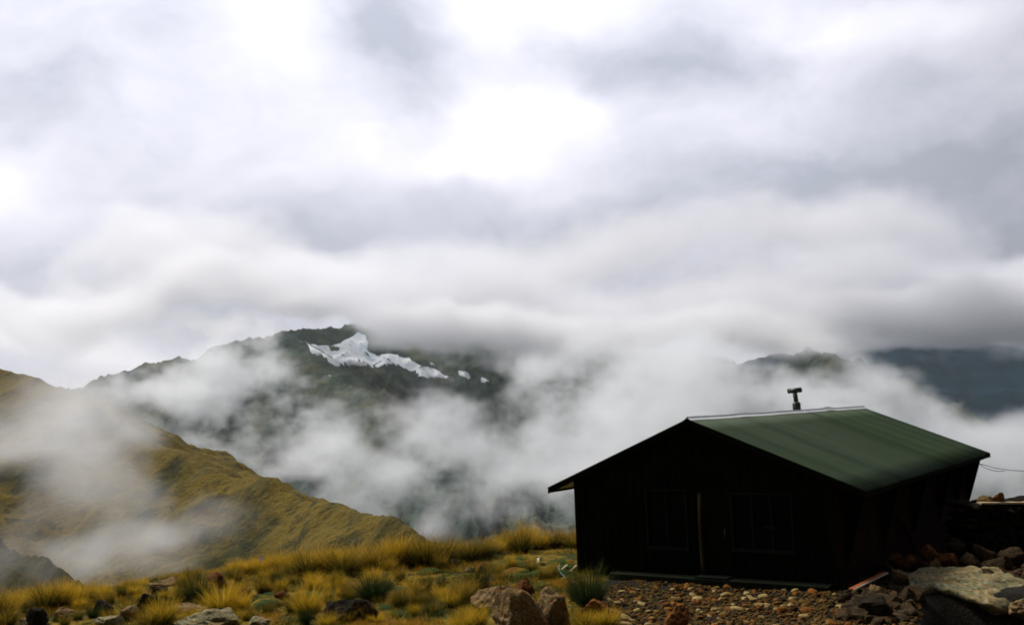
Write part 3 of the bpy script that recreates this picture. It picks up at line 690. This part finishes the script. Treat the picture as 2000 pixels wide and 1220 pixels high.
# dark rubble filling the ground between the slab, the wall and the hut
def rubble():
    r = np.random.default_rng(31); b_ = [rock_mesh('s', 300+k, 2, 8, .05) for k in range(6)]; bv = [np.array([v.co[:] for v in q.vertices]) for q in b_]; bf = [np.array([p.vertices[:] for p in q.polygons]) for q in b_]
    V = []; F = []; k = 0
    for _ in range(2600):
        y = r.uniform(20.5, 35); x = y*r.uniform(.31, .62)
        if x/y > .375 and y < 25.0: continue
        h_ = HI @ Vector((x, y, 0))
        if -1 < h_.x < WID+.15 and -1 < h_.y < LEN: continue
        s = r.uniform(.05, .22)*(1 if r.random() < .8 else 1.6); i = r.integers(6); a = r.uniform(0, 6.28); q = bv[i]*np.array([s, s*r.uniform(.6, 1), s*r.uniform(.4, .8)])
        q = np.stack([q[:, 0]*math.cos(a)-q[:, 1]*math.sin(a), q[:, 0]*math.sin(a)+q[:, 1]*math.cos(a), q[:, 2]], 1)+np.array([x, y, gz(x, y)+s*.2])
        V.append(q); F.append(bf[i]+k); k += len(q)
    for q in b_: bpy.data.meshes.remove(q)
    tag(mesh_from('rubble', np.concatenate(V), np.concatenate(F), M_ROCKR, False), kind='stuff')
rubble()
def perch(x0, x1, y0, y1, mt, label, seed): return rock(x0, x1, y0, y1, mt, label, seed, depth=29.9, deep=.8)
perch(1893, 1912, 979, 993, D, 'jagged dark stone at the left end of the stone wall top', 21)
perch(1914, 1946, 966, 985, M_ROCK, 'rounded olive stone perched on the left of the stone wall', 22)
perch(1943, 1969, 962, 977, O_, 'orange brown stone perched highest on the stone wall', 23)

# cobbles: the three hundred largest one by one, the finer gravel as one mass
cob = []
for k in range(10):
    me = rock_mesh('cobble', 200+k, 2, 5, .05); me.materials.append(M_COB); me.polygons.foreach_set('use_smooth', [True]*len(me.polygons)); cob.append(me)
r = np.random.default_rng(17); n = 0; tries = 0; placed = []
gp = [(1170, 1205), (1195, 1165), (1225, 1148), (1300, 1140), (1640, 1160), (1700, 1165), (1745, 1180), (1760, 1224), (1165, 1224)]
while n < 300 and tries < 60000:
    tries += 1; px, py = r.uniform(1165, 1760), r.uniform(1138, 1236)
    if not inpoly(np.array([px]), np.array([min(py, 1223.)]), gp)[0]: continue
    p = on(px, py); s = r.uniform(.055, .13)*(1.25 if r.random() < .15 else 1)
    if any((p.x-q[0])**2+(p.y-q[1])**2 < ((s+q[2])*.72)**2 for q in placed): continue
    placed.append((p.x, p.y, s)); o = bpy.data.objects.new('cobble', cob[n % 10]); COL.objects.link(o)
    o.scale = (s, s*r.uniform(.6, .95), s*r.uniform(.35, .6)); o.location = p+Vector((0, 0, s*.22)); o.rotation_euler = (r.uniform(-.35, .35), r.uniform(-.35, .35), r.uniform(0, 6.28))
    tag(o, 'one of the larger brown, orange and grey cobbles strewn in front of the hut gable', 'cobble', 'cobbles in front of the hut'); n += 1
print('COBBLES', n, tries)
bv = [np.array([v.co[:] for v in me.vertices]) for me in cob]; bf = [np.array([p.vertices[:] for p in me.polygons]) for me in cob]
V0 = []; F0 = []; k = 0; cnt = 0; tries = 0
gp2 = [(1150, 1224), (1175, 1150), (1215, 1135), (1300, 1128), (1640, 1152), (1700, 1140), (1800, 1150), (1800, 1300), (1150, 1300)]
while cnt < 5200 and tries < 30000:
    tries += 1; px, py = r.uniform(1150, 1800), r.uniform(1126, 1260)
    if not inpoly(np.array([px]), np.array([py]), gp2)[0]: continue
    p = on(px, py); s = r.uniform(.022, .062); i = r.integers(10); q = bv[i]*np.array([s, s*r.uniform(.6, 1), s*r.uniform(.4, .8)]); a = r.uniform(0, 6.28)
    q = np.stack([q[:, 0]*math.cos(a)-q[:, 1]*math.sin(a), q[:, 0]*math.sin(a)+q[:, 1]*math.cos(a), q[:, 2]], 1)+np.array([p.x, p.y, p.z+s*.25])
    V0.append(q); F0.append(bf[i]+k); k += len(q); cnt += 1
# scattered grit on the bare patches among the grass
while cnt < 6700:
    px, py = r.uniform(0, 1150), r.uniform(1095, 1222); p = on(px, py)
    if fbm(np.array([p.x*.9]), np.array([p.y*.9]), oct=3, seed=77)[0] < .12 and r.random() > .12: cnt += 1; continue
    s = r.uniform(.02, .06); i = r.integers(10); q = bv[i]*np.array([s, s*r.uniform(.6, 1), s*r.uniform(.4, .8)])+np.array([p.x, p.y, p.z+s*.2]); V0.append(q); F0.append(bf[i]+k); k += len(q); cnt += 1
M_GRAV = rockmat('fine_gravel', [(.012, .008, .003), (.09, .035, .006), (.12, .07, .017), (.05, .04, .018), (.24, .18, .07)], 7.0, .05)
tag(mesh_from('gravel', np.concatenate(V0), np.concatenate(F0), M_GRAV), kind='stuff')

# odds and ends
bm = bmesh.new(); a = P(1662, 1152, 22.6); b_ = P(1729, 1119, 23.9); e = (b_-a).normalized(); up = Vector((0, 0, 1)); n_ = e.cross(up).normalized()
prism(bm, [a+n_*-.06, a+n_*.06, a+n_*.06+up*.035, a-n_*.06+up*.035], b_-a); pk = bm_obj('plank', bm, M_REDPLANK)
tag(pk, 'orange plank with a white edge leaning on rocks beside the hut side wall', 'plank')
bm = bmesh.new(); prism(bm, [a+n_*.061, a+n_*.075, a+n_*.075+up*.03, a+n_*.061+up*.03], b_-a); bm_obj('white_edge', bm, M_WHITE, pk)
def stick(pts, rad, mt, name, label, cat):
    bm = bmesh.new(); tube(bm, pts, rad, 7); return tag(bm_obj(name, bm, mt, None, True), label, cat)
g1 = on(1100, 1121)
stick([on(1091, 1121)+Vector((0, 0, .05)), on(1108, 1113)+Vector((0, 0, .14))], .028, M_STICK, 'stick', 'pale split stick lying above the looped hose near the hut corner', 'stick')
stick([on(1101, 1122)+Vector((0, 0, .05)), on(1116, 1119)+Vector((0, 0, .07)), on(1126, 1112)+Vector((0, 0, .12))], .022, M_STICK, 'stick', 'thinner forked looking stick at the foot of the hut corner', 'stick')
stick([on(1126, 1140)+Vector((0, 0, .03)), on(1108, 1133)+Vector((0, 0, .05)), on(1096, 1126)+Vector((0, 0, .09)), on(1091, 1119)+Vector((0, 0, .16)), on(1094, 1115)+Vector((0, 0, .18))], .014, M_HOSE, 'hose', 'thin pale blue grey hose curling out of the grass by the hut corner', 'hose')
stick([P(1860, 1038, 33), P(1876, 1031, 33.2)], .03, M_STICK, 'stick', 'pale stick leaning low against the far end of the hut side wall', 'stick')
def scrap(px, py, s, mt, name, label, cat, tiltz):
    p = on(px, py); bm = bmesh.new(); w_, h_ = s
    n_ = 7; V = []
    for j in range(n_):
        for i in range(n_): x, y = (i/(n_-1)-.5)*w_, (j/(n_-1)-.5)*h_; V.append((x*(1-abs(y)/h_*.6), y*.35, abs(y)*.8+.06*math.sin(x*18+y*9)+.05))
    o = mesh_from(name, V, gridfaces(n_, n_), mt); o.modifiers.new('t', 'SOLIDIFY').thickness = .012; o.location = p+Vector((0, 0, .05)); o.rotation_euler = (R(-20), R(-tiltz), R(15)); return tag(o, label, cat)
scrap(1056, 1104, (.26, .20), M_WHITE, 'board_scrap', 'small curled white scrap lying on green moss left of the hut', 'scrap', 30)
o = scrap(511, 1116, (.09, .10), M_BLUE, 'plastic_scrap', 'tiny bright blue scrap caught in the skyline grass', 'scrap', 10); o.location.z += .25
bm = bmesh.new(); box(bm, (-.9, -.12, 0), (1.6, .12, .05)); o = bm_obj('plank', bm, M_STICK); o.location = P(1968, 983, 29.9); o.rotation_euler = (0, R(2), R(6)); tag(o, 'weathered pale plank lying along the top of the stone wall', 'plank')

# ------------------------------------------------------------ tussocks and short grass
def grassmat(name, stops, tr=.35):
    m = bpy.data.materials.new(name); m.use_nodes = True; t = NT(m.node_tree); bs = t.n['Principled BSDF']
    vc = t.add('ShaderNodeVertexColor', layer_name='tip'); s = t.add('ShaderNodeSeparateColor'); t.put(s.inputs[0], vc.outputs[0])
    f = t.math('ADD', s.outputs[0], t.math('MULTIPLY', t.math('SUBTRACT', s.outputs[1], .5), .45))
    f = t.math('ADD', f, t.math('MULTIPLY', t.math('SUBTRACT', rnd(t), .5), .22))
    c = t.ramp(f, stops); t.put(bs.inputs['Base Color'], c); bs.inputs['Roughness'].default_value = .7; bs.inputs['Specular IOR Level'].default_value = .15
    tb = t.add('ShaderNodeBsdfTranslucent'); t.put(tb.inputs[0], c); mx = t.add('ShaderNodeMixShader'); mx.inputs[0].default_value = tr
    t.l.new(bs.outputs[0], mx.inputs[1]); t.l.new(tb.outputs[0], mx.inputs[2]); t.l.new(mx.outputs[0], t.n['Material Output'].inputs[0]); return m
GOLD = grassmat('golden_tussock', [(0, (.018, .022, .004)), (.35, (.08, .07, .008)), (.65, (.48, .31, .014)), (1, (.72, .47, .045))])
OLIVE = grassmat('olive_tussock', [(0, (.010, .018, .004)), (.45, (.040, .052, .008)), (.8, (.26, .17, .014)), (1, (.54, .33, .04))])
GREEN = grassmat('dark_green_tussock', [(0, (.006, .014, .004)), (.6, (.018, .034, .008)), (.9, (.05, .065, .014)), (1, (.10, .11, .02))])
def blades(n, r, base_r, ln, wd, lean, seg=4, cx=0, cy_=0, cz=0, droop=.5):
    """n curved tapering blades; returns vertices, quads and (tip, random) per vertex"""
    a = r.uniform(0, 2*math.pi, n); br = base_r*np.sqrt(r.uniform(0, 1, n)); L_ = r.uniform(ln[0], ln[1], n)
    le = lean*np.abs(r.normal(0, .6, n))+.08+br/max(base_r, 1e-6)*lean*.45
    a2 = a+r.normal(0, .5, n); w_ = wd*r.uniform(.7, 1.3, n); rv = r.uniform(0, 1, n); s = np.linspace(0, 1, seg+1)
    X = []; th = le[:, None]*(1+droop*1.6*s[None]**1.5)
    ds = L_[:, None]/seg; dx = np.sin(th)*ds; dz = np.cos(th)*ds
    hx = np.concatenate([np.zeros((n, 1)), np.cumsum(dx[:, :-1], 1)], 1); hz = np.concatenate([np.zeros((n, 1)), np.cumsum(dz[:, :-1], 1)], 1)
    px = cx+np.cos(a)*br; py = cy_+np.sin(a)*br
    x = np.broadcast_to(px, (n,))[:, None]+np.cos(a2)[:, None]*hx; y = np.broadcast_to(py, (n,))[:, None]+np.sin(a2)[:, None]*hx; z = np.zeros((n, 1))+np.reshape(cz, (-1, 1))+hz
    fa = r.uniform(0, math.pi, n); ww = w_[:, None]*(1-s[None]**2*.85)/2
    ox = np.cos(fa)[:, None]*ww; oy = np.sin(fa)[:, None]*ww
    V = np.stack([np.stack([x-ox, y-oy, z], -1), np.stack([x+ox, y+oy, z], -1)], 2).reshape(-1, 3)
    b0 = (np.arange(n)*(seg+1)*2)[:, None]+(np.arange(seg)*2)[None]; b0 = b0.ravel(); F = np.stack([b0, b0+1, b0+3, b0+2], 1)
    tip = np.repeat(np.broadcast_to(s, (n, seg+1)).ravel(), 2); rr = np.repeat(rv, (seg+1)*2)
    return V, F, tip, rr
def grass_obj(name, parts, mt):
    V = []; F = []; T1 = []; R1 = []; k = 0
    for v, f, a, b_ in parts: V.append(v); F.append(f+k); k += len(v); T1.append(a); R1.append(b_)
    V = np.concatenate(V); o = mesh_from(name, V, np.concatenate(F), mt, True)
    c = o.data.color_attributes.new('tip', 'FLOAT_COLOR', 'POINT'); q = np.ones((len(V), 4), np.float32); q[:, 0] = np.concatenate(T1); q[:, 1] = np.concatenate(R1); c.data.foreach_set('color', q.ravel())
    return o
r = np.random.default_rng(23); PROTO = {}
for key, mt in (('g', GOLD), ('o', OLIVE), ('d', GREEN)):
    for k in range(4):
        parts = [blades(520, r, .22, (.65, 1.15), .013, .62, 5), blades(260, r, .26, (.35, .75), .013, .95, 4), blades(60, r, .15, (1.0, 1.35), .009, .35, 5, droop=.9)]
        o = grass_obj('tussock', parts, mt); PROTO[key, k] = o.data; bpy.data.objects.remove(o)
ti = [0]
def tuss(px, py, h, wd, key, label, group=None):
    p = on(px, py); d = (p-CP).dot(FW); hm = h/FPX*d; wm = wd/FPX*d; ti[0] += 1
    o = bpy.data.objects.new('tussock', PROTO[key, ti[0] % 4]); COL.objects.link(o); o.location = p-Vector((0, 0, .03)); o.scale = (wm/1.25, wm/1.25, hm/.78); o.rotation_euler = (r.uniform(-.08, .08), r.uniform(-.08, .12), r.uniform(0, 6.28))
    return tag(o, label, 'tussock', group)
ROW = ('golden topped tussock in the dense row along the ridge crest left of the hut', 'tussocks along the ridge crest')
for q in ((545, 1114, 32, 60, 'g'), (575, 1116, 36, 70, 'g'), (605, 1126, 52, 80, 'o'), (640, 1120, 46, 70, 'g'), (668, 1122, 48, 80, 'o'), (700, 1112, 42, 80, 'g'), (735, 1114, 44, 70, 'o'), (762, 1108, 48, 60, 'g'), (782, 1106, 54, 64, 'g'), (812, 1104, 50, 76, 'o'), (838, 1106, 52, 80, 'o'), (868, 1100, 46, 70, 'o'),
          (900, 1090, 30, 50, 'g'), (918, 1094, 36, 60, 'o'), (945, 1088, 34, 60, 'o'), (968, 1080, 28, 50, 'g'), (990, 1074, 32, 54, 'g'), (1015, 1078, 44, 66, 'o'), (1032, 1068, 42, 50, 'g'), (1050, 1072, 34, 56, 'g'), (1082, 1068, 32, 56, 'o'), (1108, 1066, 30, 50, 'o'), (1125, 1070, 30, 50, 'o'), (655, 1098, 22, 60, 'g'), (800, 1090, 26, 70, 'g'), (1000, 1064, 20, 60, 'g'), (860, 1086, 24, 60, 'g')):
    tuss(*q, *ROW)
LG = ('golden green tussock in the clumps at the far left of the foreground', 'tussocks at the far left')
for q in ((-20, 1205, 44, 80, 'o'), (8, 1200, 40, 60, 'g'), (38, 1188, 32, 60, 'g'), (66, 1186, 36, 56, 'g'), (92, 1190, 50, 70, 'o'), (118, 1184, 46, 66, 'g'), (145, 1180, 38, 56, 'g'), (165, 1178, 34, 44, 'o'), (12, 1222, 36, 60, 'o'), (78, 1176, 26, 60, 'g'), (-60, 1190, 50, 80, 'g')):
    tuss(*q, *LG)
SK = ('small yellow tussock on the left skyline between the rocks', 'small skyline tussocks at left')
for q in ((248, 1150, 16, 26, 'g'), (276, 1146, 18, 30, 'g'), (376, 1134, 26, 40, 'o'), (362, 1138, 18, 28, 'g'), (462, 1120, 24, 40, 'g'), (486, 1118, 26, 44, 'g'), (512, 1120, 28, 44, 'g'), (525, 1112, 20, 46, 'g'), (450, 1128, 20, 36, 'o')):
    tuss(*q, *SK)
tuss(386, 1178, 48, 66, 'd', 'dark green tussock right of the long skyline outcrop')
tuss(362, 1176, 36, 46, 'o', 'olive tussock touching the left side of the dark green one near the skyline')
tuss(438, 1198, 50, 80, 'g', 'bushy golden tussock behind the big pale ridged slab rock')
tuss(470, 1196, 36, 50, 'g', 'smaller golden tussock at the right of the bushy one behind the pale slab')
tuss(318, 1220, 48, 66, 'g', 'golden tussock at the bottom edge left of the pale ridged slab rock')
tuss(290, 1226, 34, 54, 'o', 'olive tussock at the bottom edge below the dark wedge of rock')
tuss(728, 1172, 46, 76, 'd', 'round dark green tussock above the large black boulder')
tuss(752, 1164, 30, 40, 'd', 'small dark green tuft leaning on the round dark tussock')
tuss(600, 1206, 56, 66, 'g', 'upright yellow green tussock left of the large black boulder')
tuss(575, 1196, 32, 44, 'o', 'low olive tussock left of the upright yellow green one')
tuss(660, 1142, 26, 40, 'd', 'small green tuft below the crest row at the left of the grit patch')
tuss(832, 1152, 30, 34, 'o', 'lone brownish tuft standing on the dark grit')
tuss(905, 1176, 42, 66, 'o', 'olive tussock spilling down left of the boulder heap')
tuss(935, 1150, 40, 58, 'd', 'dark green tussock behind the upper left boulder of the heap')
tuss(880, 1184, 30, 46, 'g', 'yellow tussock at the left foot of the boulder heap')
tuss(966, 1128, 30, 44, 'o', 'slim tussock above the boulder heap')
tuss(1152, 1184, 66, 84, 'd', 'big dark green tussock in front of the hut corner')
tuss(1128, 1172, 40, 50, 'd', 'smaller dark tussock at the left of the big one by the hut corner')
tuss(1186, 1224, 34, 60, 'g', 'low orange gold tussock at the left edge of the cobbles')
tuss(1142, 1226, 30, 56, 'g', 'low golden tussock right of the boulder heap at the bottom edge')
tuss(905, 1230, 34, 60, 'g', 'dry golden tuft at the bottom edge left of the boulder heap')
tuss(935, 1226, 40, 40, 'g', 'tall dry grass tuft against the left side of the boulder heap')
SM = ('small scruffy grass tuft dotted over the turf between the rocks and the crest row', 'small tufts on the turf')
k = 0
while k < 120:
    px_, py_ = r.uniform(20, 1110), r.uniform(1110, 1222)
    p_ = on(px_, py_)
    if py_ < np.interp(px_, [c[0] for c in CREST], [c[1] for c in CREST])+16 or (925 < px_ < 1115 and py_ > 1135): continue
    tuss(px_, py_, r.uniform(14, 30), r.uniform(20, 44), 'ogogood'[k % 7], *SM); k += 1
# cushions of moss
V0 = []; F0 = []; k = 0; nu, nv = 12, 6
uu, vv = np.meshgrid(np.linspace(0, 2*math.pi, nu, endpoint=False), np.linspace(0, 1, nv))
for _ in range(95):
    if r.random() < .45: px_, py_ = r.uniform(960, 1120), r.uniform(1092, 1125)
    else: px_, py_ = r.uniform(40, 1110), r.uniform(1110, 1222)
    p_ = on(px_, py_)
    if np.hypot(p_.x, p_.y) > np.interp(math.atan2(p_.x, p_.y), caz, crd)-.5: continue
    s = r.uniform(.12, .42); rad = s*np.sin(vv*math.pi/2); x_ = p_.x+np.cos(uu)*rad*(1+.2*np.sin(uu*3+k)); y_ = p_.y+np.sin(uu)*rad; z_ = p_.z-.03+np.cos(vv*math.pi/2)*s*r.uniform(.25, .5)+fbm(x_*9, y_*9, oct=3, seed=91)*.035
    V0.append(np.stack([x_, y_, z_], -1).reshape(-1, 3)); i_ = np.arange(nv-1)[:, None]*nu; j_ = np.arange(nu)[None]
    F0.append(np.stack([(i_+j_), (i_+nu+j_), (i_+nu+(j_+1) % nu), (i_+(j_+1) % nu)], -1).reshape(-1, 4)+k); k += nu*nv
m, t, bs = mat('moss'); co = geo(t); a_ = t.noise(co, 1.1, 5, .6); b__ = t.noise(co, 26, 5, .7)
c = t.mix(t.math('MULTIPLY', b__, .8), t.ramp(a_, [(.36, (.022, .05, .014)), (.48, (.05, .07, .012)), (.58, (.26, .18, .015)), (.68, (.18, .06, .015))]), (.02, .03, .008))
setb(t, bs, c, .95, .05, b__, .9, .04)
tag(mesh_from('moss', np.concatenate(V0), np.concatenate(F0), m), kind='stuff')
# the low turf, moss and short grass that nobody could count
N = 130000; px = r.uniform(-30, 1200, N); py = 1235-r.uniform(0, 1, N)**.9*180; 
dirs = np.array([list(FW + RT*((a-1000)/FPX) - UP*((b_-610)/FPX)) for a, b_ in zip(px, py)])
t_ = -CAMZ/dirs[:, 2]; x = dirs[:, 0]*t_; y = dirs[:, 1]*t_; ok = (dirs[:, 2] < -.01) & (np.hypot(x, y) < 37); x, y = x[ok], y[ok]
cl_ = fbm(x*.8, y*.8, oct=4, seed=77); keep = (cl_ < .10+r.normal(0, .06, len(x))) & ~inpoly(x, y, gpoly); x, y, cl_ = x[keep], y[keep], cl_[keep]
z = fgz(x, y); hfac = .55+.9*np.clip(fbm(x*1.6, y*1.6, oct=3, seed=78)+.4, 0, 1)
V, F, tip, rr = blades(len(x), r, .03, (.07, .20), .015, .75, 2, cx=x, cy_=y, cz=z)
n_ = len(x); zz = V[:, 2].reshape(n_, -1); zz = z[:, None]+(zz-z[:, None])*hfac[:, None]-.01; V[:, 2] = zz.ravel()
tone = np.repeat(np.clip(.5+fbm(x*.9, y*.9, oct=4, seed=79)*1.3, 0, 1), 6)
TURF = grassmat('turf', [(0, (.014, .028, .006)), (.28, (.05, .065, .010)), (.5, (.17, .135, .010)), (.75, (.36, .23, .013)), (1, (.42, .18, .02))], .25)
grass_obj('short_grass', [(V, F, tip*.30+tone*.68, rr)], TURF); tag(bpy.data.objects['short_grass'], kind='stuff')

HAZE = .00002
# ------------------------------------------------------------ cloud and mist
def volmat(name, dens, col=(.99, .985, .98), g=.5):
    m = bpy.data.materials.new(name); m.use_nodes = True; t = NT(m.node_tree); t.n.clear()
    v = t.add('ShaderNodeVolumePrincipled'); v.inputs['Color'].default_value = (*col, 1); v.inputs['Density'].default_value = dens
    v.inputs['Anisotropy'].default_value = g; v.inputs['Density Attribute'].default_value = 'density'
    o = t.add('ShaderNodeOutputMaterial'); t.l.new(v.outputs[0], o.inputs['Volume']); return m
def mist(name, puffs, voxel, noise_m, amp, thr, gain, dens, seed, pad=1.15, g=.5, stretch=(1, 1, 1.4), warp=2.0, rough=.72, lim=None, col=(.99, .985, .98)):
    """puffs: (px, py, distance, rx, ry, depth, weight); the x and y radii in thousandths of the distance/1.973"""
    C = []
    for q in puffs:
        px, py, d, rx, ry, dep, wt = q
        c = P(px, py, d); C.append((c, Vector((rx*d/FPX, dep, ry*d/FPX)), wt))
    lo = Vector([min(c[i]-r[i]*pad for c, r, _ in C) for i in range(3)]); hi = Vector([max(c[i]+r[i]*pad for c, r, _ in C) for i in range(3)])
    if lim:
        for i in range(3):
            lo[i] = max(lo[i], lim[0][i]); hi[i] = min(hi[i], lim[1][i])
    ng = bpy.data.node_groups.new(name, 'GeometryNodeTree')
    ng.interface.new_socket('Geometry', in_out='INPUT', socket_type='NodeSocketGeometry')
    ng.interface.new_socket('Geometry', in_out='OUTPUT', socket_type='NodeSocketGeometry')
    t = NT(ng); pos = t.add('GeometryNodeInputPosition').outputs[0]
    p1 = t.vmath('ADD', t.vmath('MULTIPLY', pos, tuple(s/noise_m for s in stretch)), (seed*3.1, seed*1.7, seed*.9))
    wv = t.scale(t.vmath('SUBTRACT', t.noise(p1, .7, 4, .6, col=True), (.5, .5, .5)), noise_m*warp)
    pw = t.vmath('ADD', pos, wv)
    tot = None
    for c, r, wt in C:
        v = t.vmath('DIVIDE', t.vmath('SUBTRACT', pw, tuple(c)), tuple(r))
        q = t.vmath('DOT_PRODUCT', v, v, out=1)
        k = t.math('MAXIMUM', t.math('SUBTRACT', 1.0, q), 0.0)
        k = t.math('MULTIPLY', t.math('MULTIPLY', k, k), wt)
        tot = k if tot is None else t.math('ADD', tot, k)
    n = t.noise(p1, 1.0, 8, rough)
    v = t.math('MULTIPLY_ADD', t.math('SUBTRACT', n, .5), amp, tot)
    v = t.math('MULTIPLY', t.math('SUBTRACT', v, thr), gain, clamp=True)
    v = t.math('MULTIPLY', v, t.math('GREATER_THAN', tot, 0.004))
    vc_ = t.add('GeometryNodeVolumeCube'); t.put(vc_.inputs['Density'], v)
    vc_.inputs['Min'].default_value = lo; vc_.inputs['Max'].default_value = hi
    res = [max(8, int((hi[i]-lo[i])/voxel[i])) for i in range(3)]
    for i, nm in enumerate('XYZ'): vc_.inputs['Resolution '+nm].default_value = res[i]
    sm = t.add('GeometryNodeSetMaterial'); mt_ = volmat(name, dens, col=col, g=g); sm.inputs['Material'].default_value = mt_
    t.l.new(vc_.outputs[0], sm.inputs[0]); out = t.add('NodeGroupOutput'); t.l.new(sm.outputs[0], out.inputs[0])
    vd = bpy.data.volumes.new(name); vd.materials.append(mt_); o = bpy.data.objects.new(name, vd); COL.objects.link(o)
    md = o.modifiers.new('density', 'NODES'); md.node_group = ng
    print('MIST', name, res, [round(x) for x in lo], [round(x) for x in hi])
    return tag(o, kind='stuff')

# torn mist rising out of the valley
VAL = [(485, 690, 1400, 70, 55, 130, 1.3), (440, 750, 1350, 60, 55, 120, 1.0), (330, 760, 1350, 80, 45, 120, .9), (262, 752, 1400, 55, 40, 110, .8), (560, 740, 1400, 60, 50, 120, .8),
       (610, 850, 1150, 100, 60, 130, .8), (420, 860, 1100, 90, 45, 120, .9), (780, 800, 1100, 60, 40, 100, .9), (860, 840, 1000, 90, 60, 120, 1.0), (960, 890, 950, 120, 80, 130, .9),
       (1070, 770, 1250, 110, 60, 140, .7), (1240, 720, 1300, 170, 90, 170, 1.05), (1150, 860, 1050, 150, 100, 150, 1.0), (1390, 740, 1200, 150, 110, 170, 1.0), (1300, 850, 1000, 160, 90, 150, 1.1),
       (1040, 970, 800, 150, 55, 120, .8), (740, 920, 900, 100, 70, 110, .9), (620, 960, 850, 110, 60, 110, .8), (860, 1000, 800, 110, 60, 110, .6), (1180, 980, 800, 120, 70, 120, .9),
       (1570, 770, 1150, 110, 60, 150, .9), (1680, 790, 1100, 90, 60, 130, 1.2), (1810, 850, 1050, 130, 70, 140, 1.1), (1960, 850, 1050, 120, 75, 140, 1.1), (1930, 940, 900, 130, 80, 130, 1.1), (2080, 900, 1000, 120, 120, 150, 1.0),
       (540, 900, 1000, 90, 60, 120, .6), (700, 860, 1300, 90, 50, 120, .4), (500, 820, 1600, 90, 60, 120, .4)]
VAL = [(a, b_, c, d*1.5, e*1.6, f*1.3, g) for a, b_, c, d, e, f, g in VAL]
mist('mist', VAL, (4, 6, 4), 95, 5.8, .54, .9, .023, 1, col=(.955, .975, 1.0))
# cloud lying on the summits
DECK = [(0, 600, 2700, 330, 85, 420, 1.0), (260, 590, 2750, 330, 95, 420, 1.1), (520, 560, 2750, 300, 110, 420, 1.2), (690, 585, 2500, 140, 60, 260, .9), (800, 560, 2700, 330, 130, 420, 1.3),
        (860, 650, 2350, 170, 45, 200, 1.1), (1080, 590, 2500, 300, 120, 350, 1.4), (1250, 650, 2300, 240, 80, 260, 1.2), (1100, 480, 2900, 420, 120, 400, 1.0), (1450, 560, 2500, 300, 130, 350, 1.4),
        (1560, 640, 2350, 130, 50, 220, 1.1), (1760, 560, 3500, 420, 95, 420, 1.5), (2050, 560, 3500, 330, 120, 420, 1.5), (1720, 645, 3300, 140, 34, 260, .9), (1900, 655, 3400, 130, 32, 260, .7), (1600, 450, 3200, 500, 120, 420, 1.0),
        (620, 612, 2600, 150, 30, 160, 1.1), (430, 640, 2500, 120, 24, 150, .8),
        (-300, 600, 2700, 330, 90, 420, 1.1), (300, 500, 3000, 420, 100, 420, .8)]
mist('cloud', DECK, (18, 26, 12), 420, 1.5, .18, .9, .009, 4, col=(.95, .96, .995))
# lower rags of it hanging over the ridge to the right of the snow
RAGS = [(790, 628, 2400, 130, 42, 170, 1.7), (890, 640, 2380, 150, 48, 170, 1.6), (1010, 640, 2350, 150, 50, 170, 1.3), (1120, 640, 2300, 170, 56, 180, 1.4), (1260, 640, 2250, 170, 60, 180, 1.4), (1410, 640, 2200, 170, 60, 180, 1.4), (1540, 655, 2100, 120, 58, 160, 1.3),
        (440, 632, 2450, 130, 34, 150, .9), (600, 600, 2600, 150, 36, 150, 1.3), (730, 622, 2600, 110, 34, 150, 1.6), (1640, 605, 3000, 220, 60, 240, 1.5), (1790, 600, 3100, 240, 68, 260, 1.6), (1940, 592, 3100, 240, 68, 260, 1.6), (2080, 590, 3100, 240, 70, 260, 1.6), (1600, 690, 1950, 90, 44, 120, 1.1), (1650, 655, 3000, 120, 34, 260, 1.5), (1740, 648, 3100, 180, 52, 300, 2.6), (1870, 648, 3100, 180, 52, 300, 2.6), (2010, 644, 3100, 180, 52, 300, 2.6)]
mist('cloud', RAGS, (9, 14, 7), 230, 2.2, .32, 1.0, .019, 6, warp=.9, col=(.965, .975, 1.0))
# thin mist blowing across the near hillside
NEAR = [(120, 880, 190, 170, 120, 30, .9), (220, 960, 170, 130, 120, 28, 1.1), (260, 1060, 150, 120, 90, 24, 1.8), (250, 1080, 108, 120, 70, 12, 1.3), (180, 1130, 104, 90, 50, 10, .6), (330, 1090, 140, 130, 60, 20, 1.1), (60, 960, 112, 110, 60, 10, .9), (150, 1010, 108, 100, 60, 10, .8), (300, 980, 160, 120, 80, 22, 1.1), (180, 900, 150, 130, 90, 22, .9), (120, 1060, 104, 70, 60, 8, .8), (20, 1060, 104, 80, 50, 8, .5), (60, 800, 220, 170, 80, 32, .9), (420, 1060, 140, 90, 60, 18, .5), (200, 800, 240, 120, 60, 30, .6), (-60, 900, 190, 120, 130, 30, .7), (560, 1060, 130, 110, 40, 16, .35)]
mist('mist', NEAR, (1.2, 1.8, 1.2), 34, 1.4, .24, .8, .048, 9, col=(.965, .98, 1.0))
# the air itself
hz = bpy.data.materials.new('haze'); hz.use_nodes = True; t = NT(hz.node_tree); t.n.clear()
v = t.add('ShaderNodeVolumePrincipled'); v.inputs['Color'].default_value = (.90, .94, 1.0, 1); v.inputs['Density'].default_value = HAZE; v.inputs['Anisotropy'].default_value = .3
v.inputs['Density Attribute'].default_value = ''
o = t.add('ShaderNodeOutputMaterial'); t.l.new(v.outputs[0], o.inputs['Volume'])
bm = bmesh.new(); box(bm, (-12500, -12500, -900), (12500, 12500, 1000)); tag(bm_obj('haze', bm, hz), kind='stuff')
